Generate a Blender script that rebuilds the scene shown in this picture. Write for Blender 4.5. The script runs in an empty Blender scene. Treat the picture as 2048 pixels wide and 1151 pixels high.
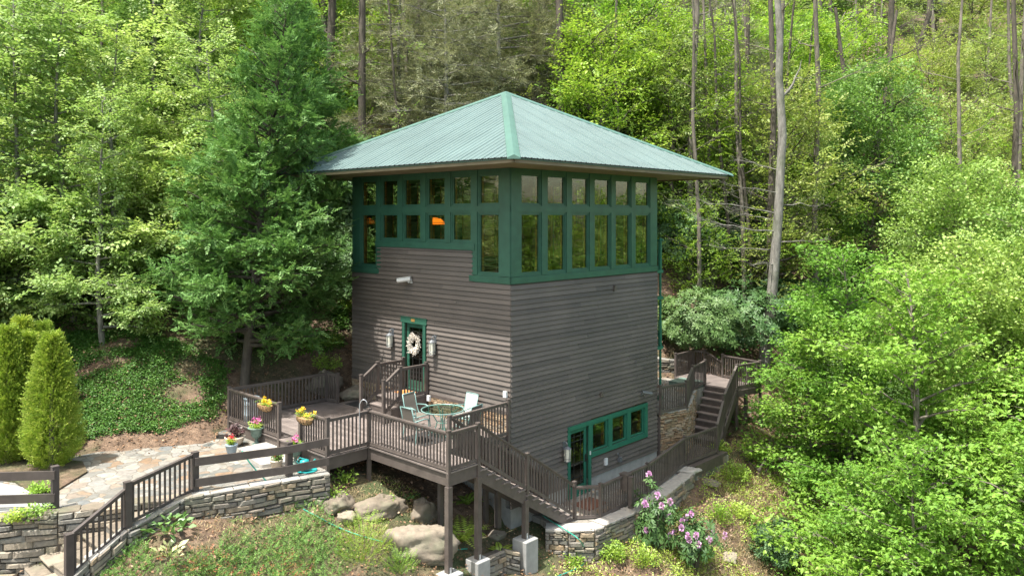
import bpy, math, random
import numpy as np
from mathutils import Vector
R = math.radians
sc = bpy.context.scene
col = sc.collection

# ------------------------------------------------------------------ camera, sky, sun, exposure
CAMZ = 8.72
cd = bpy.data.cameras.new("camera")
cd.sensor_width = 36.0
cd.lens = 1543.0 / 2048.0 * 36.0
cd.shift_y = -(575.5 - 436.0) / 2048.0
cd.clip_start = 0.1
cd.clip_end = 1500.0
cam = bpy.data.objects.new("camera", cd)
cam.location = (0, 0, CAMZ)
cam.rotation_euler = (R(90), 0, 0)
col.objects.link(cam)
sc.camera = cam

# house frame: corner C, u runs along the left face, v along the right face
ang = math.atan2(.7301, .6834)
VX, VY = math.cos(ang), math.sin(ang)
UX, UY = -VY, VX
CXW, CYW = -.043, 22.0
def H(s, t, z=0.0):
    return Vector((CXW + s * UX + t * VX, CYW + s * UY + t * VY, z))

SUN_EL = 69.0
sa = R(4.0)
sdx = -VX * math.cos(sa) + UX * math.sin(sa)          # horizontal direction towards the sun
sdy = -VY * math.cos(sa) + UY * math.sin(sa)
sun_dir = Vector((sdx * math.cos(R(SUN_EL)), sdy * math.cos(R(SUN_EL)), math.sin(R(SUN_EL))))
sl = bpy.data.lights.new("sun", 'SUN')
sl.energy = 3.1
sl.angle = R(0.55)
sl.color = (1.0, .965, .91)
so = bpy.data.objects.new("sun", sl)
so.rotation_euler = sun_dir.to_track_quat('Z', 'Y').to_euler()
so.location = (0, 0, 60)
col.objects.link(so)

w = bpy.data.worlds.new("World")
sc.world = w
w.use_nodes = True
nt = w.node_tree
bg = nt.nodes["Background"]
sky = nt.nodes.new("ShaderNodeTexSky")
sky.sky_type = 'NISHITA'
sky.sun_disc = False
sky.sun_elevation = R(SUN_EL)
sky.sun_rotation = math.atan2(sdx, sdy)
sky.air_density = 1.0
sky.dust_density = 2.5
sky.ozone_density = .8
tint = nt.nodes.new("ShaderNodeMix"); tint.data_type = 'RGBA'; tint.blend_type = 'MULTIPLY'
tint.inputs[0].default_value = 1.0
nt.links.new(sky.outputs[0], tint.inputs[6])
tint.inputs[7].default_value = (1.0, .94, .77, 1)       # hazy spring sky, a little warmer than clear blue
nt.links.new(tint.outputs[2], bg.inputs[0])
bg.inputs[1].default_value = 0.15

sc.view_settings.view_transform = 'Standard'
sc.view_settings.look = 'None'
sc.view_settings.exposure = 1.75
sc.view_settings.gamma = 1.0
sc.render.engine = 'CYCLES'
try:
    sc.cycles.max_bounces = 6
    sc.cycles.transparent_max_bounces = 12
    sc.cycles.transmission_bounces = 4
    sc.cycles.sample_clamp_indirect = 4.0
except Exception:
    pass

# ------------------------------------------------------------------ materials
def new_mat(name):
    m = bpy.data.materials.new(name)
    m.use_nodes = True
    return m, m.node_tree, m.node_tree.nodes["Principled BSDF"]

def N(nt, typ, **kw):
    n = nt.nodes.new(typ)
    for k, v in kw.items():
        if k in ('loc',):
            continue
        setattr(n, k, v)
    return n

def mix_rgb(nt, a, b, fac, blend='MIX'):
    n = nt.nodes.new("ShaderNodeMix")
    n.data_type = 'RGBA'
    n.blend_type = blend
    for sock, val in ((n.inputs[0], fac), (n.inputs[6], a), (n.inputs[7], b)):
        if hasattr(val, 'is_linked') or hasattr(val, 'links'):
            nt.links.new(val, sock)
        else:
            sock.default_value = val if not isinstance(val, tuple) else (*val[:3], 1)
    return n.outputs[2]

def ramp(nt, src, stops):
    r = nt.nodes.new("ShaderNodeValToRGB")
    els = r.color_ramp.elements
    while len(els) < len(stops):
        els.new(0.5)
    for e, (p, c) in zip(els, stops):
        e.position = p
        e.color = (*c, 1) if len(c) == 3 else c
    nt.links.new(src, r.inputs[0])
    return r.outputs[0]

def coords(nt, scale=(1, 1, 1), rot=(0, 0, 0)):
    tc = nt.nodes.new("ShaderNodeTexCoord")
    mp = nt.nodes.new("ShaderNodeMapping")
    mp.inputs['Scale'].default_value = scale
    mp.inputs['Rotation'].default_value = rot
    nt.links.new(tc.outputs['Object'], mp.inputs[0])
    return mp.outputs[0]

def noise(nt, vec, scale, detail=4, rough=.55):
    n = nt.nodes.new("ShaderNodeTexNoise")
    n.inputs['Scale'].default_value = scale
    n.inputs['Detail'].default_value = detail
    n.inputs['Roughness'].default_value = rough
    nt.links.new(vec, n.inputs['Vector'])
    return n.outputs[0]

def bump(nt, h, strength, dist, bsdf):
    b = nt.nodes.new("ShaderNodeBump")
    b.inputs['Strength'].default_value = strength
    b.inputs['Distance'].default_value = dist
    nt.links.new(h, b.inputs['Height'])
    nt.links.new(b.outputs[0], bsdf.inputs['Normal'])

def simple(name, c, rough=.6, var=.18, scale=6, stretch=(1, 1, 1), metal=0, bmp=0, spec=.5, rot=(0, 0, 0), lv=0.0):
    m, nt, b = new_mat(name)
    vec = coords(nt, stretch, rot)
    f = noise(nt, vec, scale, 5)
    dark = tuple(x * (1 - var) for x in c)
    lite = tuple(min(1, x * (1 + var)) for x in c)
    out = ramp(nt, f, [(.3, dark), (.7, lite)])
    if lv:
        a = nt.nodes.new("ShaderNodeAttribute"); a.attribute_name = 'lv'
        k = ramp(nt, a.outputs['Fac'], [(0, (1 - lv,) * 3), (1, (1 + lv,) * 3)])
        out = mix_rgb(nt, out, k, 1.0, 'MULTIPLY')
    nt.links.new(out, b.inputs['Base Color'])
    b.inputs['Roughness'].default_value = rough
    b.inputs['Metallic'].default_value = metal
    b.inputs['Specular IOR Level'].default_value = spec
    if bmp:
        bump(nt, f, bmp, .02, b)
    return m

def leaf_mat(name, c0, c1, trans=.35, gloss=.12, c2=None, rough=.55):
    m, nt, b = new_mat(name)
    nt.nodes.remove(b)
    out = nt.nodes["Material Output"]
    a = nt.nodes.new("ShaderNodeAttribute"); a.attribute_name = 'lv'
    oi = nt.nodes.new("ShaderNodeObjectInfo")
    stops = [(0, c0), (1, c1)] if c2 is None else [(0, c0), (.62, c1), (1, c2)]
    cc = ramp(nt, a.outputs['Fac'], stops)
    hs = nt.nodes.new("ShaderNodeHueSaturation")
    mr = nt.nodes.new("ShaderNodeMapRange")
    mr.inputs['To Min'].default_value = .485
    mr.inputs['To Max'].default_value = .515
    nt.links.new(oi.outputs['Random'], mr.inputs[0])
    nt.links.new(mr.outputs[0], hs.inputs['Hue'])
    mv = nt.nodes.new("ShaderNodeMapRange")
    mv.inputs['To Min'].default_value = 1.12
    mv.inputs['To Max'].default_value = .82
    nt.links.new(oi.outputs['Random'], mv.inputs[0])
    nt.links.new(mv.outputs[0], hs.inputs['Value'])
    nt.links.new(cc, hs.inputs['Color'])
    d = nt.nodes.new("ShaderNodeBsdfDiffuse")
    t = nt.nodes.new("ShaderNodeBsdfTranslucent")
    g = nt.nodes.new("ShaderNodeBsdfGlossy")
    g.inputs['Roughness'].default_value = rough
    g.inputs['Color'].default_value = (.8, .85, .8, 1)
    nt.links.new(hs.outputs[0], d.inputs[0])
    tc = mix_rgb(nt, hs.outputs[0], (1.0, 1.0, .35), .35, 'MULTIPLY')
    nt.links.new(tc, t.inputs[0])
    m1 = nt.nodes.new("ShaderNodeMixShader"); m1.inputs[0].default_value = trans
    nt.links.new(d.outputs[0], m1.inputs[1]); nt.links.new(t.outputs[0], m1.inputs[2])
    m2 = nt.nodes.new("ShaderNodeMixShader"); m2.inputs[0].default_value = gloss
    nt.links.new(m1.outputs[0], m2.inputs[1]); nt.links.new(g.outputs[0], m2.inputs[2])
    nt.links.new(m2.outputs[0], out.inputs[0])
    return m

def siding_mat():
    m, nt, b = new_mat("stained wood siding")
    vec = coords(nt, (1, 1, 1))
    big = noise(nt, vec, .55, 3)
    grain = noise(nt, coords(nt, (2.2, 2.2, 38)), 2.2, 6, .65)
    a = nt.nodes.new("ShaderNodeAttribute"); a.attribute_name = 'lv'
    base = ramp(nt, grain, [(.2, (.078, .066, .057)), (.55, (.102, .087, .076)), (.85, (.132, .114, .100))])
    fade = ramp(nt, big, [(.42, (1, 1, 1)), (.66, (1.22, 1.2, 1.2))])
    o = mix_rgb(nt, base, fade, 1.0, 'MULTIPLY')
    k = ramp(nt, a.outputs['Fac'], [(0, (.82, .82, .82)), (1, (1.18, 1.17, 1.16))])
    o = mix_rgb(nt, o, k, 1.0, 'MULTIPLY')
    # scuffs: small pale weathered spots
    sp = noise(nt, coords(nt, (3, 3, 7)), 3.4, 8, .7)
    so_ = ramp(nt, sp, [(.68, (0, 0, 0)), (.76, (1, 1, 1))])
    o = mix_rgb(nt, o, (.26, .235, .22), so_)
    nt.links.new(o, b.inputs['Base Color'])
    b.inputs['Roughness'].default_value = .68
    bump(nt, grain, .35, .01, b)
    return m

def stone_mat(name, stops, bscale=14):
    m, nt, b = new_mat(name)
    vec = coords(nt)
    a = nt.nodes.new("ShaderNodeAttribute"); a.attribute_name = 'lv'
    c = ramp(nt, a.outputs['Fac'], stops)
    n1 = noise(nt, vec, bscale, 6, .65)
    k = ramp(nt, n1, [(.25, (.62, .62, .62)), (.5, (1, 1, 1)), (.8, (1.25, 1.24, 1.2))])
    c = mix_rgb(nt, c, k, 1.0, 'MULTIPLY')
    n2 = noise(nt, vec, 1.7, 3)
    ms = ramp(nt, n2, [(.5, (0, 0, 0)), (.72, (.55, .55, .55))])
    c = mix_rgb(nt, c, (.13, .15, .09), ms)
    nt.links.new(c, b.inputs['Base Color'])
    b.inputs['Roughness'].default_value = .85
    bump(nt, n1, .6, .03, b)
    return m

def flag_mat():
    m, nt, b = new_mat("flagstone paving")
    vec = coords(nt, (1, 1, .001))
    wob = nt.nodes.new("ShaderNodeTexNoise"); wob.inputs['Scale'].default_value = 3.0
    nt.links.new(vec, wob.inputs['Vector'])
    add = nt.nodes.new("ShaderNodeVectorMath"); add.operation = 'MULTIPLY_ADD'
    nt.links.new(wob.outputs['Color'], add.inputs[0])
    add.inputs[1].default_value = (.28, .28, 0)
    nt.links.new(vec, add.inputs[2])
    def vor(feature):
        v = nt.nodes.new("ShaderNodeTexVoronoi"); v.feature = feature
        v.inputs['Scale'].default_value = 3.1
        v.inputs['Randomness'].default_value = 1.0
        nt.links.new(add.outputs[0], v.inputs['Vector'])
        return v
    v1 = vor('F1'); v2 = vor('DISTANCE_TO_EDGE')
    sep = nt.nodes.new("ShaderNodeSeparateColor")
    nt.links.new(v1.outputs['Color'], sep.inputs[0])
    c = ramp(nt, sep.outputs[0], [(0, (.09, .10, .095)), (.2, (.19, .18, .16)), (.45, (.27, .255, .22)), (.62, (.21, .205, .19)),
                                  (.76, (.19, .125, .075)), (.86, (.25, .22, .18)), (1, (.13, .14, .14))])
    n1 = noise(nt, vec, 7, 6, .65)
    k = ramp(nt, n1, [(.3, (.7, .7, .7)), (.65, (1.15, 1.15, 1.14))])
    c = mix_rgb(nt, c, k, 1.0, 'MULTIPLY')
    j = ramp(nt, v2.outputs[0], [(.012, (1, 1, 1)), (.035, (0, 0, 0))])
    c = mix_rgb(nt, c, (.13, .115, .09), j)
    st = ramp(nt, noise(nt, vec, 1.1, 4), [(.52, (0, 0, 0)), (.72, (.7, .7, .7))])
    c = mix_rgb(nt, c, (.15, .14, .12), st)
    nt.links.new(c, b.inputs['Base Color'])
    b.inputs['Roughness'].default_value = .8
    hh = ramp(nt, v2.outputs[0], [(0, (0, 0, 0)), (.06, (1, 1, 1))])
    bump(nt, hh, .5, .02, b)
    return m

def soil_mat():
    m, nt, b = new_mat("forest soil")
    vec = coords(nt)
    n0 = noise(nt, vec, .35, 5, .6)
    n1 = noise(nt, vec, 3.5, 8, .7)
    n2 = noise(nt, vec, 28, 4, .7)
    dirt = ramp(nt, n1, [(.28, (.035, .024, .015)), (.5, (.13, .085, .055)), (.66, (.22, .15, .10)), (.8, (.30, .23, .17))])
    grn = ramp(nt, n2, [(.3, (.02, .035, .01)), (.7, (.075, .11, .03))])
    k = ramp(nt, n0, [(.48, (0, 0, 0)), (.62, (.85, .85, .85))])
    c = mix_rgb(nt, dirt, grn, k)
    k2 = ramp(nt, n2, [(.3, (.7, .7, .7)), (.7, (1.25, 1.25, 1.25))])
    c = mix_rgb(nt, c, k2, 1.0, 'MULTIPLY')
    nt.links.new(c, b.inputs['Base Color'])
    b.inputs['Roughness'].default_value = .95
    bump(nt, n1, .9, .12, b)
    return m

def glass_mat(name, tint=(.84, .87, .76), ior=.062, k=.9):
    m, nt, b = new_mat(name)
    nt.nodes.remove(b)
    out = nt.nodes["Material Output"]
    lw = nt.nodes.new("ShaderNodeLayerWeight"); lw.inputs[0].default_value = .5
    pw = nt.nodes.new("ShaderNodeMath"); pw.operation = 'POWER'; pw.inputs[1].default_value = 3.5
    nt.links.new(lw.outputs['Facing'], pw.inputs[0])
    fr = nt.nodes.new("ShaderNodeMath"); fr.operation = 'MULTIPLY_ADD'; fr.inputs[1].default_value = k; fr.inputs[2].default_value = ior
    nt.links.new(pw.outputs[0], fr.inputs[0])
    wv = noise(nt, coords(nt), 1.6, 2)
    bp = nt.nodes.new("ShaderNodeBump"); bp.inputs['Strength'].default_value = .06; bp.inputs['Distance'].default_value = .05
    nt.links.new(wv, bp.inputs['Height'])
    tr = nt.nodes.new("ShaderNodeBsdfTransparent"); tr.inputs[0].default_value = (*tint, 1)
    gl = nt.nodes.new("ShaderNodeBsdfGlossy"); gl.inputs['Roughness'].default_value = .015
    nt.links.new(bp.outputs[0], gl.inputs['Normal'])
    mx = nt.nodes.new("ShaderNodeMixShader")
    nt.links.new(fr.outputs[0], mx.inputs[0]); nt.links.new(tr.outputs[0], mx.inputs[1]); nt.links.new(gl.outputs[0], mx.inputs[2])
    nt.links.new(mx.outputs[0], out.inputs[0])
    return m

def emit(name, c, s):
    m, nt, b = new_mat(name)
    b.inputs['Base Color'].default_value = (*c, 1)
    b.inputs['Emission Color'].default_value = (*c, 1)
    b.inputs['Emission Strength'].default_value = s
    return m

def bark_mat(name, a_, b_, sc_=5):
    m, nt, b = new_mat(name)
    n1 = noise(nt, coords(nt, (1, 1, .28)), sc_, 8, .7)
    n2 = noise(nt, coords(nt), 1.3, 4)
    c = ramp(nt, n1, [(.3, a_), (.66, b_)])
    k = ramp(nt, n2, [(.45, (1, 1, 1)), (.68, (.72, .8, .66))])
    c = mix_rgb(nt, c, k, 1.0, 'MULTIPLY')
    nt.links.new(c, b.inputs['Base Color'])
    b.inputs['Roughness'].default_value = .9
    bump(nt, n1, .9, .05, b)
    return m

MT = dict(
    siding=siding_mat(),
    deck=simple("weathered deck boards", (.165, .138, .125), .6, .25, 3, (1, 1, 1), lv=.22, bmp=.2),
    rail=simple("brown painted rail wood", (.092, .075, .066), .55, .22, 4, (1, 1, 1), lv=.12, bmp=.15),
    fence=simple("dark brown fence wood", (.062, .05, .045), .6, .25, 4, bmp=.2),
    green=simple("green painted trim", (.028, .098, .066), .42, .16, 3, (1, 1, 1)),
    greend=simple("bright green door paint", (.024, .135, .088), .4, .14, 3),
    roof=simple("green metal roofing", (.100, .148, .142), .52, .12, .7, (1, 1, 1), metal=0.0, spec=.3),
    roofcap=simple("green metal flashing", (.075, .150, .122), .42, .12, 2, spec=.45),
    fascia=simple("tan soffit board", (.17, .14, .085), .7, .15, 3),
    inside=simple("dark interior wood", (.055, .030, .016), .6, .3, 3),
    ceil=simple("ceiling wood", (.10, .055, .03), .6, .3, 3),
    glass=glass_mat("window glass"),
    gold=simple("honey coloured window jamb", (.30, .17, .05), .5, .2, 5),
    lead=simple("dark window came", (.03, .035, .03), .5, .2, 5),
    wallstone=stone_mat("stacked field stone", [(0, (.11, .10, .09)), (.25, (.22, .19, .15)), (.45, (.15, .145, .13)), (.6, (.27, .20, .125)), (.8, (.30, .265, .21)), (1, (.17, .165, .15))]),
    tanstone=stone_mat("warm ledge stone", [(0, (.20, .125, .07)), (.35, (.30, .20, .12)), (.7, (.36, .27, .18)), (1, (.26, .22, .17))]),
    boulder=stone_mat("mossy boulder rock", [(0, (.14, .115, .085)), (1, (.25, .21, .16))], 5),
    capstone=stone_mat("pale cap stone", [(0, (.24, .23, .21)), (1, (.36, .34, .31))], 9),
    slab=simple("pale stone slab", (.33, .31, .28), .8, .14, 5, bmp=.3),
    flag=flag_mat(),
    soil=soil_mat(),
    concrete=simple("grey concrete", (.29, .29, .275), .85, .14, 4, bmp=.25),
    white=simple("white painted metal", (.6, .61, .6), .45, .06, 6),
    galv=simple("galvanised metal", (.5, .52, .54), .4, .15, 12, metal=.6),
    black=simple("black metal", (.02, .02, .02), .4, .2, 6),
    pewter=simple("dull pewter metal", (.16, .17, .18), .45, .2, 8, metal=.4),
    frost=simple("frosted lantern glass", (.62, .60, .50), .35, .12, 9),
    mintmetal=simple("mint green powder coat", (.16, .27, .25), .38, .08, 6),
    sling=simple("taupe sling fabric", (.13, .115, .095), .8, .2, 60),
    slingw=simple("pale sling fabric", (.42, .46, .44), .8, .12, 30),
    tglass=glass_mat("table glass", (.62, .74, .68), .04, .30),
    mat=simple("rust coloured doormat", (.15, .065, .04), .95, .3, 40),
    matb=simple("black rubber mat", (.022, .023, .024), .85, .3, 30),
    mato=simple("orange doormat", (.55, .20, .05), .95, .4, 9),
    urn=simple("verdigris urn glaze", (.13, .19, .16), .55, .25, 8),
    potblue=simple("blue grey glazed pot", (.26, .33, .40), .35, .12, 8),
    potcream=simple("cream ceramic pot", (.55, .47, .38), .55, .15, 9),
    potterra=simple("terracotta pot", (.42, .17, .08), .75, .2, 9),
    coir=simple("coir liner", (.30, .18, .085), .95, .4, 30, bmp=.5),
    teal=simple("teal plastic", (.015, .27, .27), .35, .1, 4),
    hose=simple("green hose rubber", (.04, .30, .22), .4, .1, 8),
    bin=simple("grey blue barrel metal", (.30, .36, .40), .35, .15, 5, (6, 6, .3), metal=.3),
    bark=bark_mat("grey brown bark", (.055, .045, .035), (.22, .19, .155)),
    barkl=bark_mat("pale grey bark", (.075, .07, .06), (.27, .255, .225), 6),
    barkd=bark_mat("dark bark", (.03, .024, .018), (.115, .095, .075)),
    twig=simple("bleached twigs", (.34, .31, .27), .85, .25, 8),
    wreathm=simple("bleached wreath twigs", (.58, .53, .46), .85, .25, 20, lv=.3),
    pink=leaf_mat("pink rhododendron petals", (.60, .30, .56), (.82, .56, .80), .3, .02),
    hotpink=leaf_mat("hot pink petals", (.72, .10, .42), (.85, .28, .60), .3, .03),
    red=leaf_mat("red petals", (.55, .02, .04), (.75, .05, .10), .3, .03),
    yellow=leaf_mat("yellow petals", (.75, .42, .02), (.85, .68, .05), .3, .03),
    l_beech=leaf_mat("beech leaves", (.18, .32, .055), (.34, .48, .14), .46, .04, (.48, .57, .25)),
    l_bright=leaf_mat("bright spring leaves", (.15, .31, .025), (.28, .45, .05), .48, .03, (.42, .53, .10)),
    l_maple=leaf_mat("maple leaves", (.12, .255, .025), (.23, .405, .05), .40, .02, (.40, .545, .14)),
    l_pale=leaf_mat("pale green leaves", (.15, .28, .05), (.26, .41, .09), .38, .03, (.36, .48, .14)),
    l_olive=leaf_mat("olive green leaves", (.16, .25, .045), (.28, .37, .08), .46, .03, (.38, .42, .14)),
    l_cyp=leaf_mat("cypress scale leaves", (.085, .18, .038), (.19, .335, .085), .32, .02, (.34, .49, .17)),
    l_gold=leaf_mat("golden arborvitae leaves", (.15, .27, .025), (.33, .44, .055), .35, .03, (.53, .58, .14)),
    l_hem=leaf_mat("hemlock needles", (.15, .18, .09), (.26, .28, .15), .25, .03, (.38, .38, .25)),
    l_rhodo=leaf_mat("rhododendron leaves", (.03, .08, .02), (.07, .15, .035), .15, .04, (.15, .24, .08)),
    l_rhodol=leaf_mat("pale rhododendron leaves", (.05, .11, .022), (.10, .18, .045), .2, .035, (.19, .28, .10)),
    l_ivy=leaf_mat("ground ivy leaves", (.055, .13, .02), (.12, .24, .04), .3, .03, (.22, .36, .07)),
    l_jun=leaf_mat("juniper needles", (.05, .14, .03), (.14, .28, .06), .25, .02, (.26, .40, .10)),
    l_herb=leaf_mat("fresh herb leaves", (.14, .28, .02), (.30, .45, .05), .4, .06, (.44, .55, .1)),
    l_hosta=leaf_mat("hosta leaves", (.06, .17, .035), (.13, .28, .06), .25, .12),
    l_varie=leaf_mat("cream edged leaves", (.25, .35, .10), (.62, .60, .32), .25, .08),
    l_purple=leaf_mat("dark purple leaves", (.05, .02, .03), (.13, .06, .06), .2, .08),
    l_litter=leaf_mat("fallen leaves", (.10, .055, .03), (.27, .16, .09), .12, .04, (.46, .33, .22)),
    l_rust=leaf_mat("rusty dead needles", (.20, .075, .03), (.38, .16, .07), .1, .02),
    l_straw=leaf_mat("dry straw grass", (.27, .21, .10), (.48, .40, .22), .2, .03),
)

# ------------------------------------------------------------------ mesh helpers
def setprops(o, label=None, cat=None, group=None, kind=None):
    if label: o['label'] = label
    if cat: o['category'] = cat
    if group: o['group'] = group
    if kind: o['kind'] = kind
    return o

def thing(name, label, cat, loc=(0, 0, 0), rotz=0.0, group=None):
    o = bpy.data.objects.new(name, None)
    o.empty_display_size = .2
    col.objects.link(o)
    o.location = loc
    o.rotation_euler = (0, 0, rotz)
    return setprops(o, label, cat, group)

def world_loc(o):
    p = Vector((0, 0, 0))
    while o is not None:
        p = p + o.location
        o = o.parent
    return p

def copy_tree(o, parent=None):
    c = o.copy()
    col.objects.link(c)
    c.parent = parent
    for ch in list(o.children):
        copy_tree(ch, c)
    return c

class MB:
    def __init__(s):
        s.v = []; s.f = []; s.lv = []; s.cur = None
        s.rng = random.Random(7)
    def _lv(s, n):
        x = s.cur if s.cur is not None else s.rng.random()
        s.lv += [x] * n
    def hexa(s, p):           # 8 points: bottom ring 0-3 ccw, top ring 4-7
        b = len(s.v)
        s.v += [tuple(q) for q in p]
        s.f += [(b, b+3, b+2, b+1), (b+4, b+5, b+6, b+7), (b, b+1, b+5, b+4), (b+1, b+2, b+6, b+5), (b+2, b+3, b+7, b+6), (b+3, b, b+4, b+7)]
        s._lv(6)
    def hbox(s, s0, s1, t0, t1, z0, z1):      # box in house frame
        s.hexa([H(s0, t0, z0), H(s1, t0, z0), H(s1, t1, z0), H(s0, t1, z0), H(s0, t0, z1), H(s1, t0, z1), H(s1, t1, z1), H(s0, t1, z1)][::1])
    def box(s, x0, x1, y0, y1, z0, z1):
        s.hexa([(x0, y0, z0), (x1, y0, z0), (x1, y1, z0), (x0, y1, z0), (x0, y0, z1), (x1, y0, z1), (x1, y1, z1), (x0, y1, z1)])
    def beam(s, a, b, wd, ht, up=(0, 0, 1)):   # bar from a to b, width sideways, height along up
        a = Vector(a); b = Vector(b); d = (b - a).normalized()
        up = Vector(up)
        if abs(d.dot(up)) > .99: up = Vector((VX, VY, 0))
        side = d.cross(up).normalized(); u2 = side.cross(d).normalized()
        q = []
        for e in (a, b):
            for i, j in ((-1, -1), (1, -1), (1, 1), (-1, 1)):
                q.append(e + side * (i * wd / 2) + u2 * (j * ht / 2))
        s.hexa([q[0], q[1], q[2], q[3], q[4], q[5], q[6], q[7]])
    def vbar(s, p, z0, z1, wd, wd2=None):        # vertical bar aligned with house frame
        wd2 = wd2 or wd
        x, y = p[0], p[1]
        c = []
        for i, j in ((-1, -1), (1, -1), (1, 1), (-1, 1)):
            c.append((x + i * wd / 2 * UX + j * wd2 / 2 * VX, y + i * wd / 2 * UY + j * wd2 / 2 * VY))
        s.hexa([(q[0], q[1], z0) for q in c] + [(q[0], q[1], z1) for q in c])
    def poly(s, pts, z0, z1):                   # prism over a polygon in xy
        n = len(pts); b = len(s.v)
        s.v += [(p[0], p[1], z0) for p in pts] + [(p[0], p[1], z1) for p in pts]
        s.f.append(tuple(range(b + n, b + 2 * n))); s.f.append(tuple(range(b + n - 1, b - 1, -1)))
        for i in range(n):
            j = (i + 1) % n
            s.f.append((b + i, b + j, b + n + j, b + n + i))
        s._lv(n + 2)
    def tube(s, pts, rad, n=8, cap=True):
        pts = [Vector(p) for p in pts]
        if not hasattr(rad, '__len__'): rad = [rad] * len(pts)
        b = len(s.v); ref = Vector((0, 0, 1))
        prev = None
        for i, p in enumerate(pts):
            d = (pts[min(i + 1, len(pts) - 1)] - pts[max(i - 1, 0)])
            if d.length < 1e-9: d = Vector((0, 0, 1))
            d.normalize()
            if prev is None:
                a = d.cross(ref)
                if a.length < .05: a = d.cross(Vector((1, 0, 0)))
            else:
                a = prev - d * prev.dot(d)
            a.normalize(); prev = a
            c = d.cross(a)
            for k in range(n):
                th = 2 * math.pi * k / n
                s.v.append(tuple(p + a * (rad[i] * math.cos(th)) + c * (rad[i] * math.sin(th))))
        for i in range(len(pts) - 1):
            for k in range(n):
                k2 = (k + 1) % n
                s.f.append((b + i * n + k, b + i * n + k2, b + (i + 1) * n + k2, b + (i + 1) * n + k))
        s._lv((len(pts) - 1) * n)
        if cap:
            s.f.append(tuple(b + k for k in range(n))[::-1])
            s.f.append(tuple(b + (len(pts) - 1) * n + k for k in range(n)))
            s._lv(2)
    def lathe(s, prof, c=(0, 0, 0), n=20, cap=True):
        b = len(s.v)
        for r, z in prof:
            for k in range(n):
                th = 2 * math.pi * k / n
                s.v.append((c[0] + r * math.cos(th), c[1] + r * math.sin(th), c[2] + z))
        for i in range(len(prof) - 1):
            for k in range(n):
                k2 = (k + 1) % n
                s.f.append((b + i * n + k, b + i * n + k2, b + (i + 1) * n + k2, b + (i + 1) * n + k))
        s._lv((len(prof) - 1) * n)
        if not cap: return
        s.f.append(tuple(b + k for k in range(n))[::-1]); s.f.append(tuple(b + (len(prof) - 1) * n + k for k in range(n)))
        s._lv(2)
    def build(s, name, mat, parent=None, smooth=False, local=False, bevel=0):
        me = bpy.data.meshes.new(name)
        off = Vector((0, 0, 0)) if (parent is None or local) else world_loc(parent)
        me.from_pydata([(q[0] - off[0], q[1] - off[1], q[2] - off[2]) for q in s.v], [], s.f)
        me.materials.append(mat)
        at = me.attributes.new('lv', 'FLOAT', 'FACE')
        if len(s.lv) == len(me.polygons):
            at.data.foreach_set('value', s.lv)
        if smooth:
            me.polygons.foreach_set('use_smooth', [True] * len(me.polygons))
        me.update()
        o = bpy.data.objects.new(name, me)
        col.objects.link(o)
        o.parent = parent
        if bevel:
            bm = o.modifiers.new('bevel', 'BEVEL'); bm.width = bevel; bm.segments = 1; bm.limit_method = 'ANGLE'
        return o

def np_mesh(name, V, F, lv, mat, parent=None, smooth=False, mats=None, midx=None):
    """V (n,3) float, F (m,k) int"""
    me = bpy.data.meshes.new(name)
    m, k = F.shape
    me.vertices.add(len(V)); me.vertices.foreach_set('co', V.astype(np.float32).ravel())
    me.loops.add(m * k); me.loops.foreach_set('vertex_index', F.astype(np.int32).ravel())
    me.polygons.add(m); me.polygons.foreach_set('loop_start', np.arange(0, m * k, k, dtype=np.int32))
    me.materials.append(mat)
    if lv is not None:
        at = me.attributes.new('lv', 'FLOAT', 'FACE'); at.data.foreach_set('value', lv.astype(np.float32))
    me.update(calc_edges=True)
    if smooth:
        me.polygons.foreach_set('use_smooth', np.ones(m, dtype=bool))
    o = bpy.data.objects.new(name, me)
    col.objects.link(o)
    o.parent = parent
    return o

def nrm(a):
    return a / np.maximum(np.linalg.norm(a, axis=-1, keepdims=True), 1e-9)

def leaves(P, D, Nn, L, Wd, fold=.15, shape='rhomb'):
    """P base points, D direction, Nn normal, L length, Wd width -> quads"""
    n = len(P)
    D = nrm(D); S = nrm(np.cross(D, Nn)); Nn = nrm(np.cross(S, D))
    L = np.broadcast_to(np.asarray(L, float), (n,))[:, None]; Wd = np.broadcast_to(np.asarray(Wd, float), (n,))[:, None]
    mid = P + D * L * .45
    V = np.empty((n, 4, 3))
    V[:, 0] = P
    V[:, 1] = mid + S * Wd * .5 + Nn * Wd * fold
    V[:, 2] = P + D * L
    V[:, 3] = mid - S * Wd * .5 + Nn * Wd * fold
    F = np.arange(n * 4).reshape(n, 4)
    return V.reshape(-1, 3), F

# ------------------------------------------------------------------ terrain
def PX(px, py, z):
    d = (CAMZ - z) * 1543.0 / (py - 436.0)
    return ((px - 1024.0) / 1543.0 * d, d, z)

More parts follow.
